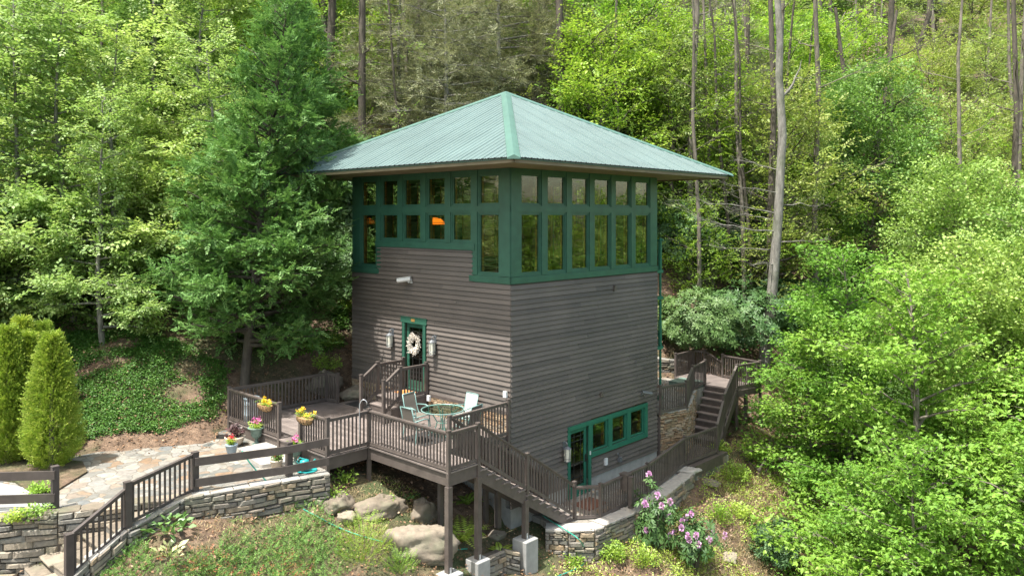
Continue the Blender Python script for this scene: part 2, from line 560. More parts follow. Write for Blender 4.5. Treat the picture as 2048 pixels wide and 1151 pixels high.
ctrl = [PX(*a) for a in [
    (200, 1150, .9), (500, 1151, .73), (700, 1100, .8), (900, 1150, .02), (740, 955, 1.75), (640, 990, 1.6), (450, 1020, 1.6),
    (340, 1068, 1.62), (262, 1098, 1.5), (165, 1142, 1.15), (60, 1145, .85), (1049, 1140, -.65), (1150, 1150, -1.0), (1300, 1100, -1.1), (1500, 1140, -2.2),
    (1700, 1130, -3.2), (1450, 960, -.7), (1490, 870, -.4), (1600, 900, -1.0), (1800, 1000, -2.5), (2040, 1100, -3.5),
    (400, 868, 2.3), (150, 880, 2.4), (300, 720, 4.1), (550, 752, 3.3), (100, 700, 4.2), (690, 500, 7.2), (690, 700, 3.8),
    (950, 1080, .0), (820, 1040, .9), (-200, 1000, 2.1), (-200, 700, 4.0), (1060, 1000, .2)]]
ctrl += [tuple(H(s, t, z)) for s, t, z in [
    (4, 4, 1.6), (0, 0, .1), (7.6, 0, 2.3), (7.6, 7.6, 2.2), (0, 3, -.15), (-.6, 6, -.1), (-.6, 9.6, .0), (3, 9, 1.7), (1, 11.5, 1.5), (3.5, 13, 1.7),
    (4, -2, 1.7), (2, -2, 1.1), (7.4, -4.7, 2.2), (5, -5.5, 2.1), (0, -2, .35), (-1.2, 9.8, -.3), (1, 15.5, 1.6), (-1, 14, .4), (-2.6, 3, -.75), (-2.6, 7, -.8), (-1.3, -1, -.45)]]
ctrl += [(-30, 20, 3.5), (-30, 32, 8.5), (-14, 34, 8.0), (-2, 36, 7.2), (7, 38, 5.2), (14, 40, 3.0), (24, 40, 1.0), (30, 30, -3), (18, 24, -3.6),
         (-40, 60, 22), (-10, 60, 20), (15, 60, 14), (40, 60, 10), (-60, 100, 42), (0, 100, 42), (50, 100, 34), (-80, 170, 78), (0, 170, 78), (80, 170, 70),
         (0, 5, -6), (-20, 5, -4), (20, 5, -8), (-20, -30, -16), (20, -30, -20), (0, 14, -2.0), (-8, 13, -1.2), (10, 14, -4.8), (-16, 13, 0.0),
         (60, 30, -2), (-60, 30, 8), (60, -20, -18), (-60, -20, -6)]
CT = np.array(ctrl, float)
def tps(r2):
    return np.where(r2 > 1e-9, .5 * r2 * np.log(np.maximum(r2, 1e-9)), 0)
_n = len(CT)
_d2 = ((CT[:, None, :2] - CT[None, :, :2]) ** 2).sum(-1)
_A = np.zeros((_n + 3, _n + 3))
_A[:_n, :_n] = tps(_d2) + np.eye(_n) * .6
_A[:_n, _n] = 1; _A[:_n, _n + 1:] = CT[:, :2]; _A[_n:, :_n] = _A[:_n, _n:].T
_sol = np.linalg.solve(_A, np.concatenate([CT[:, 2], np.zeros(3)]))
_rg = np.random.default_rng(3)
_ph = _rg.uniform(0, 6.28, (10, 2)); _fr = _rg.normal(0, 1, (10, 2))
def ground(x, y):
    x = np.asarray(x, float); y = np.asarray(y, float)
    sh = x.shape
    q = np.stack([x.ravel(), y.ravel()], -1)
    r2 = ((q[:, None, :] - CT[None, :, :2]) ** 2).sum(-1)
    z = tps(r2) @ _sol[:_n] + _sol[_n] + q @ _sol[_n + 1:]
    b = np.zeros(len(q))
    for i in range(10):
        k = .5 + i * .42
        b += np.sin(q[:, 0] * _fr[i, 0] * k + _ph[i, 0]) * np.sin(q[:, 1] * _fr[i, 1] * k + _ph[i, 1]) * .085 / (1 + i * .35)
    z = z + b
    # level ground under the paved terrace, house and walk
    def flat(s0, s1, t0, t1, lvl, soft, z):
        s = (q[:, 0] - CXW) * UX + (q[:, 1] - CYW) * UY; t = (q[:, 0] - CXW) * VX + (q[:, 1] - CYW) * VY
        d = np.maximum(np.maximum(s0 - s, s - s1), np.maximum(t0 - t, t - t1))
        k = np.clip(1 - d / soft, 0, 1)
        return np.where(z > lvl, z * (1 - k) + lvl * k, z)
    z = flat(.3, 7.6, .3, 7.6, -.3, .35, z)
    z = flat(-.2, 7.4, -3.3, -.1, 2.05, .6, z)
    z = flat(2.2, 7.3, -4.6, -1.0, 2.05, .6, z)
    z = flat(-1.5, 0, -.6, 9.9, -.16, .5, z)
    z = flat(-1.1, .85, 9.4, 12.7, -.05, .4, z)
    z = flat(-.8, 2.6, 12.8, 14.6, 1.3, .5, z)
    return z.reshape(sh)

def gz(x, y):
    return float(ground(np.array([x]), np.array([y]))[0])

def axis(lo, hi, a, b, fine, grow):
    c = list(np.arange(a, b + 1e-6, fine))
    x = a; st = fine
    while x > lo: st *= grow; x -= st; c.insert(0, x)
    x = b; st = fine
    while x < hi: st *= grow; x += st; c.append(x)
    return np.array(c)
gx = axis(-150, 150, -16, 17, .22, 1.12); gy = axis(-60, 230, 13, 37, .22, 1.12)
GX, GY = np.meshgrid(gx, gy)
GZ = ground(GX, GY)
nx, ny = len(gx), len(gy)
I = np.arange(nx * ny).reshape(ny, nx)
F = np.stack([I[:-1, :-1], I[:-1, 1:], I[1:, 1:], I[1:, :-1]], -1).reshape(-1, 4)
g = np_mesh("ground", np.stack([GX, GY, GZ], -1).reshape(-1, 3), F, None, MT['soil'], smooth=True)
setprops(g, kind='structure')
g['label'] = 'brown leaf strewn wooded hillside soil'

# ------------------------------------------------------------------ paved surfaces
PATHZ = 2.2
path_pts = [H(7.4, -4.72), H(3.3, -4.72), H(2.1, -4.72), H(1.95, -4.85), PX(655, 945, 2.2), PX(580, 957, 2.2), PX(480, 972, 2.2), PX(385, 988, 2.2),
            PX(300, 998, 2.2), PX(200, 1010, 2.2), PX(116, 1020, 2.2), PX(0, 1027, 2.2), PX(-260, 1040, 2.2), PX(-300, 960, 2.2), PX(0, 935, 2.2),
            PX(170, 908, 2.2), PX(280, 888, 2.2), PX(360, 878, 2.2), PX(385, 862, 2.2), PX(450, 842, 2.2)]
def sheet(name, pts, z, mat, thick=.12, label=None, kind='structure'):
    m = MB(); m.poly([(p[0], p[1]) for p in pts], z - thick, z)
    o = m.build(name, mat)
    return setprops(o, label, None, None, kind)
sheet('terrace_paving', path_pts, PATHZ, MT['flag'], .14)
sheet('driveway', [PX(-260, 1036, 2.2), PX(-260, 950, 2.2), PX(-20, 962, 2.2), PX(45, 975, 2.2), PX(85, 997, 2.2), PX(104, 1010, 2.2), PX(60, 1018, 2.2), PX(0, 1024, 2.2)], PATHZ + .02, MT['concrete'], .06)
sheet('mulch_bed', [PX(-60, 952, 2.2), PX(-20, 925, 2.2), PX(60, 915, 2.2), PX(165, 925, 2.2), PX(175, 945, 2.2), PX(110, 985, 2.2), PX(60, 985, 2.2), PX(30, 965, 2.2)], PATHZ + .05, MT['soil'], .1)
patio = [H(-.02, .9), H(-.02, 7.75), H(-.1, 9.5), H(-.3, 10.4), H(-1.45, 10.2), H(-1.35, 9), H(-1.45, 7.4), H(-1.85, 5), H(-1.95, 3.4), H(-1.85, 1.4), H(-1.4, .8)]
sheet('lower_patio', patio, 0.0, MT['flag'], .5)
upper = [H(7.5, 7.75), H(.05, 7.75), H(-.35, 9.0), H(.95, 11.7), H(.95, 12.75), H(2.6, 13.2), H(3.4, 13.3), H(7.5, 12.6)]
sheet('upper_patio', upper, 1.75, MT['flag'], .9)

# ------------------------------------------------------------------ stone walls
def stone_wall(name, pts, ztop, zbot, mat, label, cat='wall', thick=.35, seed=1, hs=(.05, .16), ls=(.12, .55), cap=True, side=1, capmat=None, group=None):
    """dry stacked wall along pts; stones face to 'side' (left normal * side)"""
    rg = random.Random(seed)
    t = thing(name, label, cat, (pts[0][0], pts[0][1], zbot[0]), 0, group)
    m = MB(); core = MB(); cp = MB()
    for i in range(len(pts) - 1):
        a = Vector((pts[i][0], pts[i][1], 0)); b = Vector((pts[i + 1][0], pts[i + 1][1], 0))
        L = (b - a).length; d = (b - a) / L; nn = Vector((-d.y, d.x, 0)) * side
        ta, tb, ba, bb = ztop[i], ztop[i + 1], zbot[i], zbot[i + 1]
        core.hexa([a + Vector((0, 0, ba)), b + Vector((0, 0, bb)), b - nn * thick + Vector((0, 0, bb)), a - nn * thick + Vector((0, 0, ba)),
                   a + Vector((0, 0, ta - .06)), b + Vector((0, 0, tb - .06)), b - nn * thick + Vector((0, 0, tb - .06)), a - nn * thick + Vector((0, 0, ta - .06))])
        depth = max(ta - ba, tb - bb)
        z = 0.0
        while z < depth - .02:
            h = min(rg.uniform(*hs), depth - z)
            x = -rg.uniform(0, .2)
            while x < L:
                l = rg.uniform(*ls) * (1.3 if h > .11 else 1)
                x0, x1 = max(0, x), min(L, x + l)
                x += l
                if x1 - x0 < .05: continue
                def zz(xx, dz):
                    return ta + (tb - ta) * xx / L - dz + .022 * math.sin(xx * 3.1 + dz * 4 + seed) * min(1, dz * 5)
                g_ = .008
                o0 = rg.uniform(.0, .05); o1 = o0 + rg.uniform(.03, .06)
                jz = [rg.uniform(-.2, .2) * min(h, .1) for _ in range(4)]
                q = []
                for xx, dz, j in ((x0 + g_, z + h - g_, jz[0]), (x1 - g_, z + h - g_, jz[1]), (x1 - g_, z + g_, jz[2]), (x0 + g_, z + g_, jz[3])):
                    q.append(a + d * xx + Vector((0, 0, zz(xx, dz) + j)))
                cen = sum(q, Vector()) / 4
                b0 = len(m.v)
                m.v += [tuple(p - nn * .06) for p in q] + [tuple(p + nn * o0) for p in q]
                m.v += [tuple(cen + (p - cen) * rg.uniform(.62, .85) + nn * o1) for p in q]
                for k in range(4):
                    k2 = (k + 1) % 4
                    m.f.append((b0 + k, b0 + k2, b0 + 4 + k2, b0 + 4 + k)); m.f.append((b0 + 4 + k, b0 + 4 + k2, b0 + 8 + k2, b0 + 8 + k))
                m.f.append((b0 + 8, b0 + 9, b0 + 10, b0 + 11))
                m.cur = rg.random(); m._lv(9)
            z += h
        if cap:
            x = 0
            while x < L - .02:
                l = min(rg.uniform(.35, .8), L - x)
                if L - x - l < .15: l = L - x
                z0 = ta + (tb - ta) * x / L; z1 = ta + (tb - ta) * (x + l) / L
                w0 = rg.uniform(.02, .08); w1 = rg.uniform(.02, .08); hh = rg.uniform(.045, .075)
                A = a + d * (x + .008); B = a + d * (x + l - .008); bk = thick + rg.uniform(-.04, .08)
                q = [A + nn * w0, B + nn * w1, B - nn * bk, A - nn * bk]
                if side < 0: q = q[::-1]
                cp.cur = rg.random()
                zs = [z0, z1, z1, z0] if side > 0 else [z0, z1, z1, z0][::-1]
                cp.hexa([Vector((p.x, p.y, zs[k] - .05)) for k, p in enumerate(q)] + [Vector((p.x, p.y, zs[k] + hh - .05 + rg.uniform(-.01, .01))) for k, p in enumerate(q)])
                x += l
    core.build('wall_core', MT['barkd'], t)
    m.build('stones', mat, t)
    if cap: cp.build('cap_stones', capmat or MT['capstone'], t, bevel=.012)
    return t

P2 = lambda px, py, z: PX(px, py, z)[:2]
stone_wall('retaining_wall', [P2(660, 947, 2.2), P2(368, 994, 2.2)], [2.22, 2.2], [1.2, 1.1],
           MT['wallstone'], 'dry stacked stone retaining wall under the two-rail fence beside the deck', seed=3, side=1, thick=.3)
wl = [P2(385, 990, 2.2), P2(116, 1025, 2.2), P2(-200, 1045, 2.2)]
stone_wall('retaining_wall', wl, [2.2] * 3, [.9, .6, .4], MT['wallstone'], 'stacked stone retaining wall below the driveway at the lower left edge', seed=5, side=1, thick=.3, hs=(.09, .19), ls=(.22, .6), capmat=MT['boulder'])
# stepped low wall that carries the sloping rail
stone_wall('step_side_wall', [P2(366, 994, 2.2), (-7.95, 17.55), (-8.40, 16.80), (-8.85, 16.15), (-9.2, 15.7), (-9.7, 15.1)], [2.18, 2.08, 1.95, 1.55, 1.22, .8], [1.0, .9, .6, .3, .1, -.1], MT['wallstone'],
           'low stepped stone wall under the sloping baluster rail', seed=9, side=1, thick=.25)
# lower patio edge
we = [tuple(H(s, t))[:2] for s, t in [(-1.0, .35), (-1.5, .75), (-2.0, 1.3), (-2.1, 3.2), (-2.0, 4.9), (-1.75, 6.4), (-1.6, 7.4)]]
stone_wall('patio_edge_wall', we, [.03] * 7, [-.75, -.8, -.85, -.9, -.9, -.9, -.9], MT['wallstone'],
           'low stone wall with broad pale cap edging the lower patio', seed=12, side=-1, thick=.42, capmat=MT['slab'])
stone_wall('garden_wall', [P2(975, 1130, -.1), P2(1010, 1110, -.1), P2(1040, 1105, -.1)], [.1, .05, -.1], [-.9, -.9, -1.1], MT['wallstone'],
           'short tumbled stone wall between the two concrete footings', seed=14, side=-1, thick=.3, cap=False)
# tall wall beside the rear steps
stone_wall('rear_retaining_wall', [tuple(H(s, t))[:2] for s, t in [(-.03, 7.72), (-.42, 8.95), (-.05, 9.9), (.75, 11.5), (.9, 11.9)]], [1.74, 1.74, 1.74, 1.74, 1.74], [-.2] * 5, MT['tanstone'],
           'tall tan ledgestone wall holding up the rear patio beside the brown steps', seed=21, side=-1, thick=.3, hs=(.045, .1), ls=(.15, .4))
stone_wall('garden_wall', [tuple(H(s, t))[:2] for s, t in [(6.0, 12.6), (3.6, 13.35), (2.7, 14.4)]], [2.55, 2.5, 2.35], [1.6, 1.6, 1.6], MT['wallstone'],
           'low stone wall at the back of the upper patio below the rhododendrons', seed=23, side=-1, thick=.35)
# edging of the terrace towards the slope
stone_wall('edging_wall', [P2(455, 835, 2.3), P2(415, 850, 2.25), P2(372, 868, 2.2)], [2.62, 2.5, 2.3], [2.1] * 3, MT['wallstone'],
           'low grey stone edging curving from the deck towards the ivy slope', seed=31, side=1, thick=.25, hs=(.06, .1))
# broad steps down from terrace (lower left)
st_ = thing('garden_steps', 'broad stone steps going down beside the sloping baluster rail', 'steps', (-9.0, 17.2, 1.0))
stp = MB(); rsr = MB(); rg = random.Random(4)
ex, ey, qx, qy = -.67, -.74, -.74, .67
for i in range(7):
    cx, cy, z = -8.42 + ex * .36 * i + qx * .30, 17.45 + ey * .36 * i + qy * .30, 2.02 - .17 * i
    for w0, w1, th, inset in ((-.62, .05, .07, 0), (.06, .78, .07, 0)):
        pts = []
        for a_, b_ in ((w0, -.25), (w1, -.25), (w1, .27), (w0, .27)):
            a2 = a_ + rg.uniform(-.02, .02); b2 = b_ + rg.uniform(-.05, .05)
            pts.append((cx + qx * a2 - ex * b2, cy + qy * a2 - ey * b2))
        stp.cur = rg.random(); stp.poly(pts[::-1], z - .06, z + rg.uniform(0, .012))
    rs_ = [(cx + qx * a_ - ex * b_, cy + qy * a_ - ey * b_) for a_, b_ in ((-.58, -.20), (.75, -.20), (.75, .27), (-.58, .27))]
    rsr.cur = rg.random(); rsr.poly(rs_[::-1], z - .6, z - .061)
rsr.build('stone_risers', MT['wallstone'], st_)
stp.build('stone_treads', MT['boulder'], st_, bevel=.02)

# ------------------------------------------------------------------ the house
S = 7.62
house = thing('tower_house', 'square brown clapboard tower house with green window band and green metal hip roof', 'house', tuple(H(0, 0, 0)))
def face(which):
    """returns f(a, out, z): a along the face, out = distance outward"""
    if which == 'L': return lambda a, o, z: H(a, -o, z)
    if which == 'R': return lambda a, o, z: H(-o, a, z)
    if which == 'BL': return lambda a, o, z: H(S + o, a, z)      # back left (s = S)
    return lambda a, o, z: H(a, S + o, z)                        # back right (t = S)

def fbox(m, f, a0, a1, o0, o1, z0, z1):
    m.hexa([f(a0, o0, z0), f(a1, o0, z0), f(a1, o1, z0), f(a0, o1, z0), f(a0, o0, z1), f(a1, o0, z1), f(a1, o1, z1), f(a0, o1, z1)])

EXPO = .145
def clap(m, f, a0, a1, z0, z1, holes=(), seed=1):
    rg = random.Random(seed)
    z = z0
    while z < z1 - .01:
        zt = min(z + EXPO, z1)
        segs = [(a0, a1)]
        for (h0, h1, y0, y1) in holes:
            if y0 < zt - .01 and y1 > z + .01:
                ns = []
                for (p, q) in segs:
                    if h1 <= p or h0 >= q: ns.append((p, q)); continue
                    if h0 > p: ns.append((p, h0))
                    if h1 < q: ns.append((h1, q))
                segs = ns
        for (p, q) in segs:
            # split to board lengths
            x = p
            while x < q - .001:
                l = rg.uniform(2.2, 4.4)
                e = q if q - x - l < .8 else x + l
                m.cur = rg.random()
                ob, ot = .047 + rg.uniform(-.005, .005), .003
                A = [f(x, 0, z), f(e - .005, 0, z), f(e - .005, ob, z), f(x, ob, z), f(x, 0, zt), f(e - .005, 0, zt), f(e - .005, ot, zt), f(x, ot, zt)]
                m.hexa(A)
                x = e
        z = zt

sid = MB()
LH = [(3.62, 4.86, 3.1, 5.38)]
RH = [(2.56, 3.76, .0, 2.16), (3.75, 6.97, 1.07, 2.26)]
clap(sid, face('L'), -.02, S + .02, 3.2, 6.82, LH, 1)
clap(sid, face('L'), 1.52, 6.2, 6.82, 7.76, (), 2)
clap(sid, face('R'), -.02, S + .02, .43, 6.82, RH, 3)
clap(sid, face('BL'), -.02, S + .02, 2.2, 6.82, (), 4)
clap(sid, face('BR'), -.02, S + .02, 1.8, 6.82, (), 5)
sid.build('siding', MT['siding'], house)

# inner structural walls (behind the boards)
wl_ = MB()
T = .16
def wall_grid(m, f, xs, zs, holes, o0=-T, o1=0.0):
    xs = sorted(set(xs)); zs = sorted(set(zs))
    for i in range(len(xs) - 1):
        for j in range(len(zs) - 1):
            cx, cz = (xs[i] + xs[i + 1]) / 2, (zs[j] + zs[j + 1]) / 2
            if any(h[0] < cx < h[1] and h[2] < cz < h[3] for h in holes): continue
            fbox(m, f, xs[i], xs[i + 1], o0, o1, zs[j], zs[j + 1])
dl = (3.78, 4.70, 3.2, 5.33)
wall_grid(wl_, face('L'), [0, 3.78, 4.70, S], [3.1, 3.2, 5.33, 6.82], [dl])
wall_grid(wl_, face('L'), [1.52, 6.2], [6.82, 7.76], [])
dr = (2.66, 3.60, .04, 2.12)
wr = [(3.82, 4.64, 1.24, 2.12), (4.89, 5.71, 1.24, 2.12), (5.96, 6.78, 1.24, 2.12)]
wall_grid(wl_, face('R'), [T, S] + [q for h in [dr] + wr for q in h[:2]], [.43, 6.82] + [q for h in [dr] + wr for q in h[2:]], [dr] + wr)
wall_grid(wl_, face('BL'), [T, S - T], [2.0, 6.82], [])
wall_grid(wl_, face('BR'), [0, S], [1.6, 6.82], [])
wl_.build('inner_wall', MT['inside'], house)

fd = MB()
fbox(fd, face('R'), 0, 2.66, -.2, .012, -.9, .43); fbox(fd, face('R'), 3.6, S, -.2, .012, -.9, .43); fbox(fd, face('R'), 2.66, 3.6, -.2, .012, -.9, .04)
fbox(fd, face('L'), .2, S, -.2, .0, -.9, 3.1)
fbox(fd, face('BL'), 0, S, -.2, .012, -.9, 2.2); fbox(fd, face('BR'), 0, S, -.2, .012, -.9, 1.8)
fd.build('foundation', MT['concrete'], house)
# stone veneer on left face
rg = random.Random(77); vn = MB(); fL = face('L'); z = 2.3
while z < 3.08:
    h = min(rg.uniform(.06, .12), 3.1 - z); x = 0
    while x < S:
        l = min(rg.uniform(.15, .42), S - x)
        o = rg.uniform(.035, .07); vn.cur = rg.random()
        q = [fL(x + .006, 0, z + .005), fL(x + l - .006, 0, z + .005), fL(x + l - .006, 0, z + h - .005), fL(x + .006, 0, z + h - .005)]
        nn = Vector((-VX, -VY, 0)); c = sum(q, Vector()) / 4; b0 = len(vn.v)
        vn.v += [tuple(p) for p in q] + [tuple(p + nn * o * .7) for p in q] + [tuple(c + (p - c) * .8 + nn * o) for p in q]
        for k in range(4):
            k2 = (k + 1) % 4
            vn.f.append((b0 + k, b0 + k2, b0 + 4 + k2, b0 + 4 + k)); vn.f.append((b0 + 4 + k, b0 + 4 + k2, b0 + 8 + k2, b0 + 8 + k))
        vn.f.append((b0 + 8, b0 + 9, b0 + 10, b0 + 11)); vn._lv(9)
        x += l
    z += h
vn.build('stone_base', MT['tanstone'], house)
tb = MB(); fbox(tb, face('L'), -.03, 3.62, 0, .05, 3.1, 3.2); fbox(tb, face('L'), 4.86, S + .03, 0, .05, 3.1, 3.2)
tb.build('water_table', MT['rail'], house)

# window band
band = MB(); trim = MB()
WS = [(.45 + 1.168 * i, .45 + 1.168 * i + .84) for i in range(6)]
def band_face(which, short):
    f = face(which)
    xs = [0 if which in 'LBR' and which != 'R' and which != 'BL' else T, S if which in ('L', 'BR') else S - T] + [q for a in WS for q in a]
    if which in ('R', 'BL'): xs = [T, S - T] + [q for a in WS for q in a]
    else: xs = [0, S] + [q for a in WS for q in a]
    hs = []
    for i, (a0, a1) in enumerate(WS):
        hs.append((a0, a1, 9.12, 10.0))
        lo = 8.02 if (short and 0 < i < 5) else 7.10
        hs.append((a0, a1, lo, 8.86))
    wall_grid(band, f, xs, [6.82, 7.10, 7.76, 8.02, 8.86, 9.12, 10.0, 10.2], hs + ([(1.52, 6.2, 6.82, 7.76)] if short else []))
    # raised boards: mullions, rails, sill band
    for i in range(7):
        if i == 0: a0, a1 = -.0, WS[0][0] - .05
        elif i == 6: a0, a1 = WS[5][1] + .05, S
        else: a0, a1 = WS[i - 1][1] + .05, WS[i][0] - .05
        lo = 7.04
        if short and 1 < i < 5: lo = 7.97
        fbox(trim, f, a0, a1, .0, .025, lo, 10.14)
    fbox(trim, f, 0, S, 0, .029, 8.90, 9.08)
    if short:
        fbox(trim, f, 1.44, 6.28, 0, .045, 7.76, 7.95)
        fbox(trim, f, -.05, 1.66, 0, .05, 6.84, 7.02)
        fbox(trim, f, 6.10, S + .05, 0, .05, 6.84, 7.02)
    else:
        fbox(trim, f, -.05, S + .05, 0, .05, 6.84, 7.02)
    for (a0, a1, z0, z1) in hs:
        wn = MB(); e = .045
        for q in ((a0, a0 + e, z0, z1), (a1 - e, a1, z0, z1), (a0 + e, a1 - e, z0, z0 + e), (a0 + e, a1 - e, z1 - e, z1)):
            fbox(wn, f, q[0], q[1], -.09, -.02, q[2], q[3])
        w_ = wn.build('window', MT['green'], house)
        gm = MB(); fbox(gm, f, a0 + e, a1 - e, -.06, -.052, z0 + e, z1 - e)
        gm.build('pane', MT['glass'], w_)
        lm = MB(); r_ = .007
        gx0, gx1, gz0, gz1 = a0 + e, a1 - e, z0 + e, z1 - e
        for q in (.16, .84):
            x = gx0 + (gx1 - gx0) * q; fbox(lm, f, x - r_, x + r_, -.075, -.064, gz0, gz1)
        for q in ([.1, .22, .78, .9] if z1 - z0 > 1.2 else [.14, .32, .68, .86]):
            zz = gz0 + (gz1 - gz0) * q; fbox(lm, f, gx0, gx1, -.0762, -.0652, zz - r_, zz + r_)
        lm.build('grille', MT['lead'], w_)
        for q in ((a0, a0 + .02, z0, z1), (a1 - .02, a1, z0, z1)):
            jm = MB(); fbox(jm, f, q[0], q[1], -.20, -.092, q[2], q[3]); jm.build('jamb', MT['gold'], w_)
band_face('L', True); band_face('R', False); band_face('BL', False); band_face('BR', False)
band.build('window_wall', MT['green'], house)
trim.build('trim', MT['green'], house)
# room inside the band
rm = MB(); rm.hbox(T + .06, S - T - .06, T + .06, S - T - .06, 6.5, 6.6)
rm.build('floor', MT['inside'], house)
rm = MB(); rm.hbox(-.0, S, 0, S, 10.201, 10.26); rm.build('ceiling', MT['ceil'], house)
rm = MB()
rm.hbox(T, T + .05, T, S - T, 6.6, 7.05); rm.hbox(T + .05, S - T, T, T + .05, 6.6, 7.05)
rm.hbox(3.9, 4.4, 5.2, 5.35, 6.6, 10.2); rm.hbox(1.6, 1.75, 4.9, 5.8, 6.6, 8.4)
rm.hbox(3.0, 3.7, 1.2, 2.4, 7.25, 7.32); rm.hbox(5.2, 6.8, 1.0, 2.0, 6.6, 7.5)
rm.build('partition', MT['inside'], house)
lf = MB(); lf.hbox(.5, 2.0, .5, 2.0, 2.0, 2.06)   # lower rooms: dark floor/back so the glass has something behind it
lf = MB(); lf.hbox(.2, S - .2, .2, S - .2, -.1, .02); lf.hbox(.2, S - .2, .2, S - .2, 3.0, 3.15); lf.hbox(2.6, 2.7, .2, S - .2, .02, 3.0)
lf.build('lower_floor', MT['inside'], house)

# roof: ribbed sheets
OV = 1.83
ez, az = 10.30, 13.16
lo_, hi_ = -OV, S + OV
apex = H(S / 2, S / 2, az)
fa = MB()
for f, a0, a1 in ((face('L'), lo_, hi_), (face('R'), lo_, hi_), (face('BL'), lo_, hi_), (face('BR'), lo_, hi_)):
    fbox(fa, f, a0 + (.04 if f(0, 0, 0) != H(0, 0, 0) else 0), a1, OV - .04, OV, 10.12, 10.255)
fo = fa.build('fascia', MT['fascia'], house)
sf = MB(); sf.hbox(lo_ + .04, -.001, lo_ + .04, hi_ - .04, 10.16, 10.185); sf.hbox(S + .001, hi_ - .04, lo_ + .04, hi_ - .04, 10.16, 10.185)
sf.hbox(0, S, lo_ + .04, -.001, 10.16, 10.185); sf.hbox(0, S, S + .001, hi_ - .04, 10.16, 10.185)
sf.build('soffit', MT['fascia'], house)
rf = MB()
half = (hi_ - lo_) / 2
mid_ = S / 2
prof = []       # rib profile along the eave: (offset, height)
PIT = .2286
x = 0
pr = [(0, 0), (.070, 0), (.078, .005), (.092, .005), (.100, 0), (.145, 0), (.153, .005), (.167, .005), (.175, 0), (.194, 0), (.203, .018), (.220, .018)]
def roof_face(f):
    xs = []
    n = int((hi_ - lo_ + .16) / PIT)
    for i in range(n):
        for (o, h) in pr: xs.append((lo_ - .08 + i * PIT + o, h * (1.35 if h > .012 and i % 4 == 0 else 1)))
    xs.append((hi_ + .08, 0))
    run = half + .08
    slope = (az - ez) / half
    base = len(rf.v)
    for (a, h) in xs:
        # line up the slope until it meets the hip
        dist = half + .08 - abs(a - mid_)
        dist = max(dist, 0.0)
        zb = ez - .08 * slope
        rf.v.append(tuple(f(a, OV + .08, zb + h)))
        rf.v.append(tuple(f(a, OV + .08 - dist, zb + slope * dist + h)))
    for i in range(len(xs) - 1):
        b = base + 2 * i
        rf.f.append((b, b + 2, b + 3, b + 1)); rf.cur = .5; rf._lv(1)
for k in ('L', 'R', 'BL', 'BR'): roof_face(face(k))
roof = rf.build('roof', MT['roof'], house)
dk = MB()      # solid deck under the metal
b0 = len(dk.v)
for q in (H(lo_ + .03, lo_ + .03, 10.256), H(hi_ - .03, lo_ + .03, 10.256), H(hi_ - .03, hi_ - .03, 10.256), H(lo_ + .03, hi_ - .03, 10.256), H(mid_, mid_, az - .07)): dk.v.append(tuple(q))
dk.f += [(0, 1, 4), (1, 2, 4), (2, 3, 4), (3, 0, 4), (3, 2, 1, 0)]; dk._lv(5)
dk.build('roof_deck', MT['fascia'], roof)
cp = MB()
for (cs, ct) in ((lo_, lo_), (hi_, lo_), (hi_, hi_), (lo_, hi_)):
    a = H(cs + (-.1 if cs < 0 else .1), ct + (-.1 if ct < 0 else .1), ez - .05 + .012); b = H(mid_, mid_, az + .012)
    d = (b - a).normalized(); side = d.cross(Vector((0, 0, 1))).normalized()
    n1 = Vector((side.x, side.y, 0)) * .17
    drop = Vector((0, 0, -.060))
    up = Vector((0, 0, .045))
    prf = [-n1 + drop, -n1 * .97 + drop + up * .6, -n1 * .55 + up * .55 + drop * .3, up * 1.1, n1 * .55 + up * .55 + drop * .3, n1 * .97 + drop + up * .6, n1 + drop]
    b0 = len(cp.v)
    for e in (a, b):
        for o in prf: cp.v.append(tuple(e + o))
    m_ = len(prf)
    for k in range(m_ - 1): cp.f.append((b0 + k, b0 + k + 1, b0 + m_ + k + 1, b0 + m_ + k))
    cp.f.append(tuple(b0 + k for k in range(m_))); cp._lv(m_)
cp.build('hip_cap', MT['roofcap'], roof)
# eave trim with closure teeth
et = MB(); tt = MB()
for k in ('L', 'R', 'BL', 'BR'):
    f = face(k)
    fbox(et, f, lo_ + .001, hi_ - .001, OV + .001, OV + .03, 10.205, 10.262)
    a = lo_
    while a < hi_:
        fbox(tt, f, a, a + .035, OV + .031, OV + .075, 10.235, 10.272); a += PIT / 3
et.build('eave_trim', MT['roofcap'], house); tt.build('eave_closure', MT['black'], house)

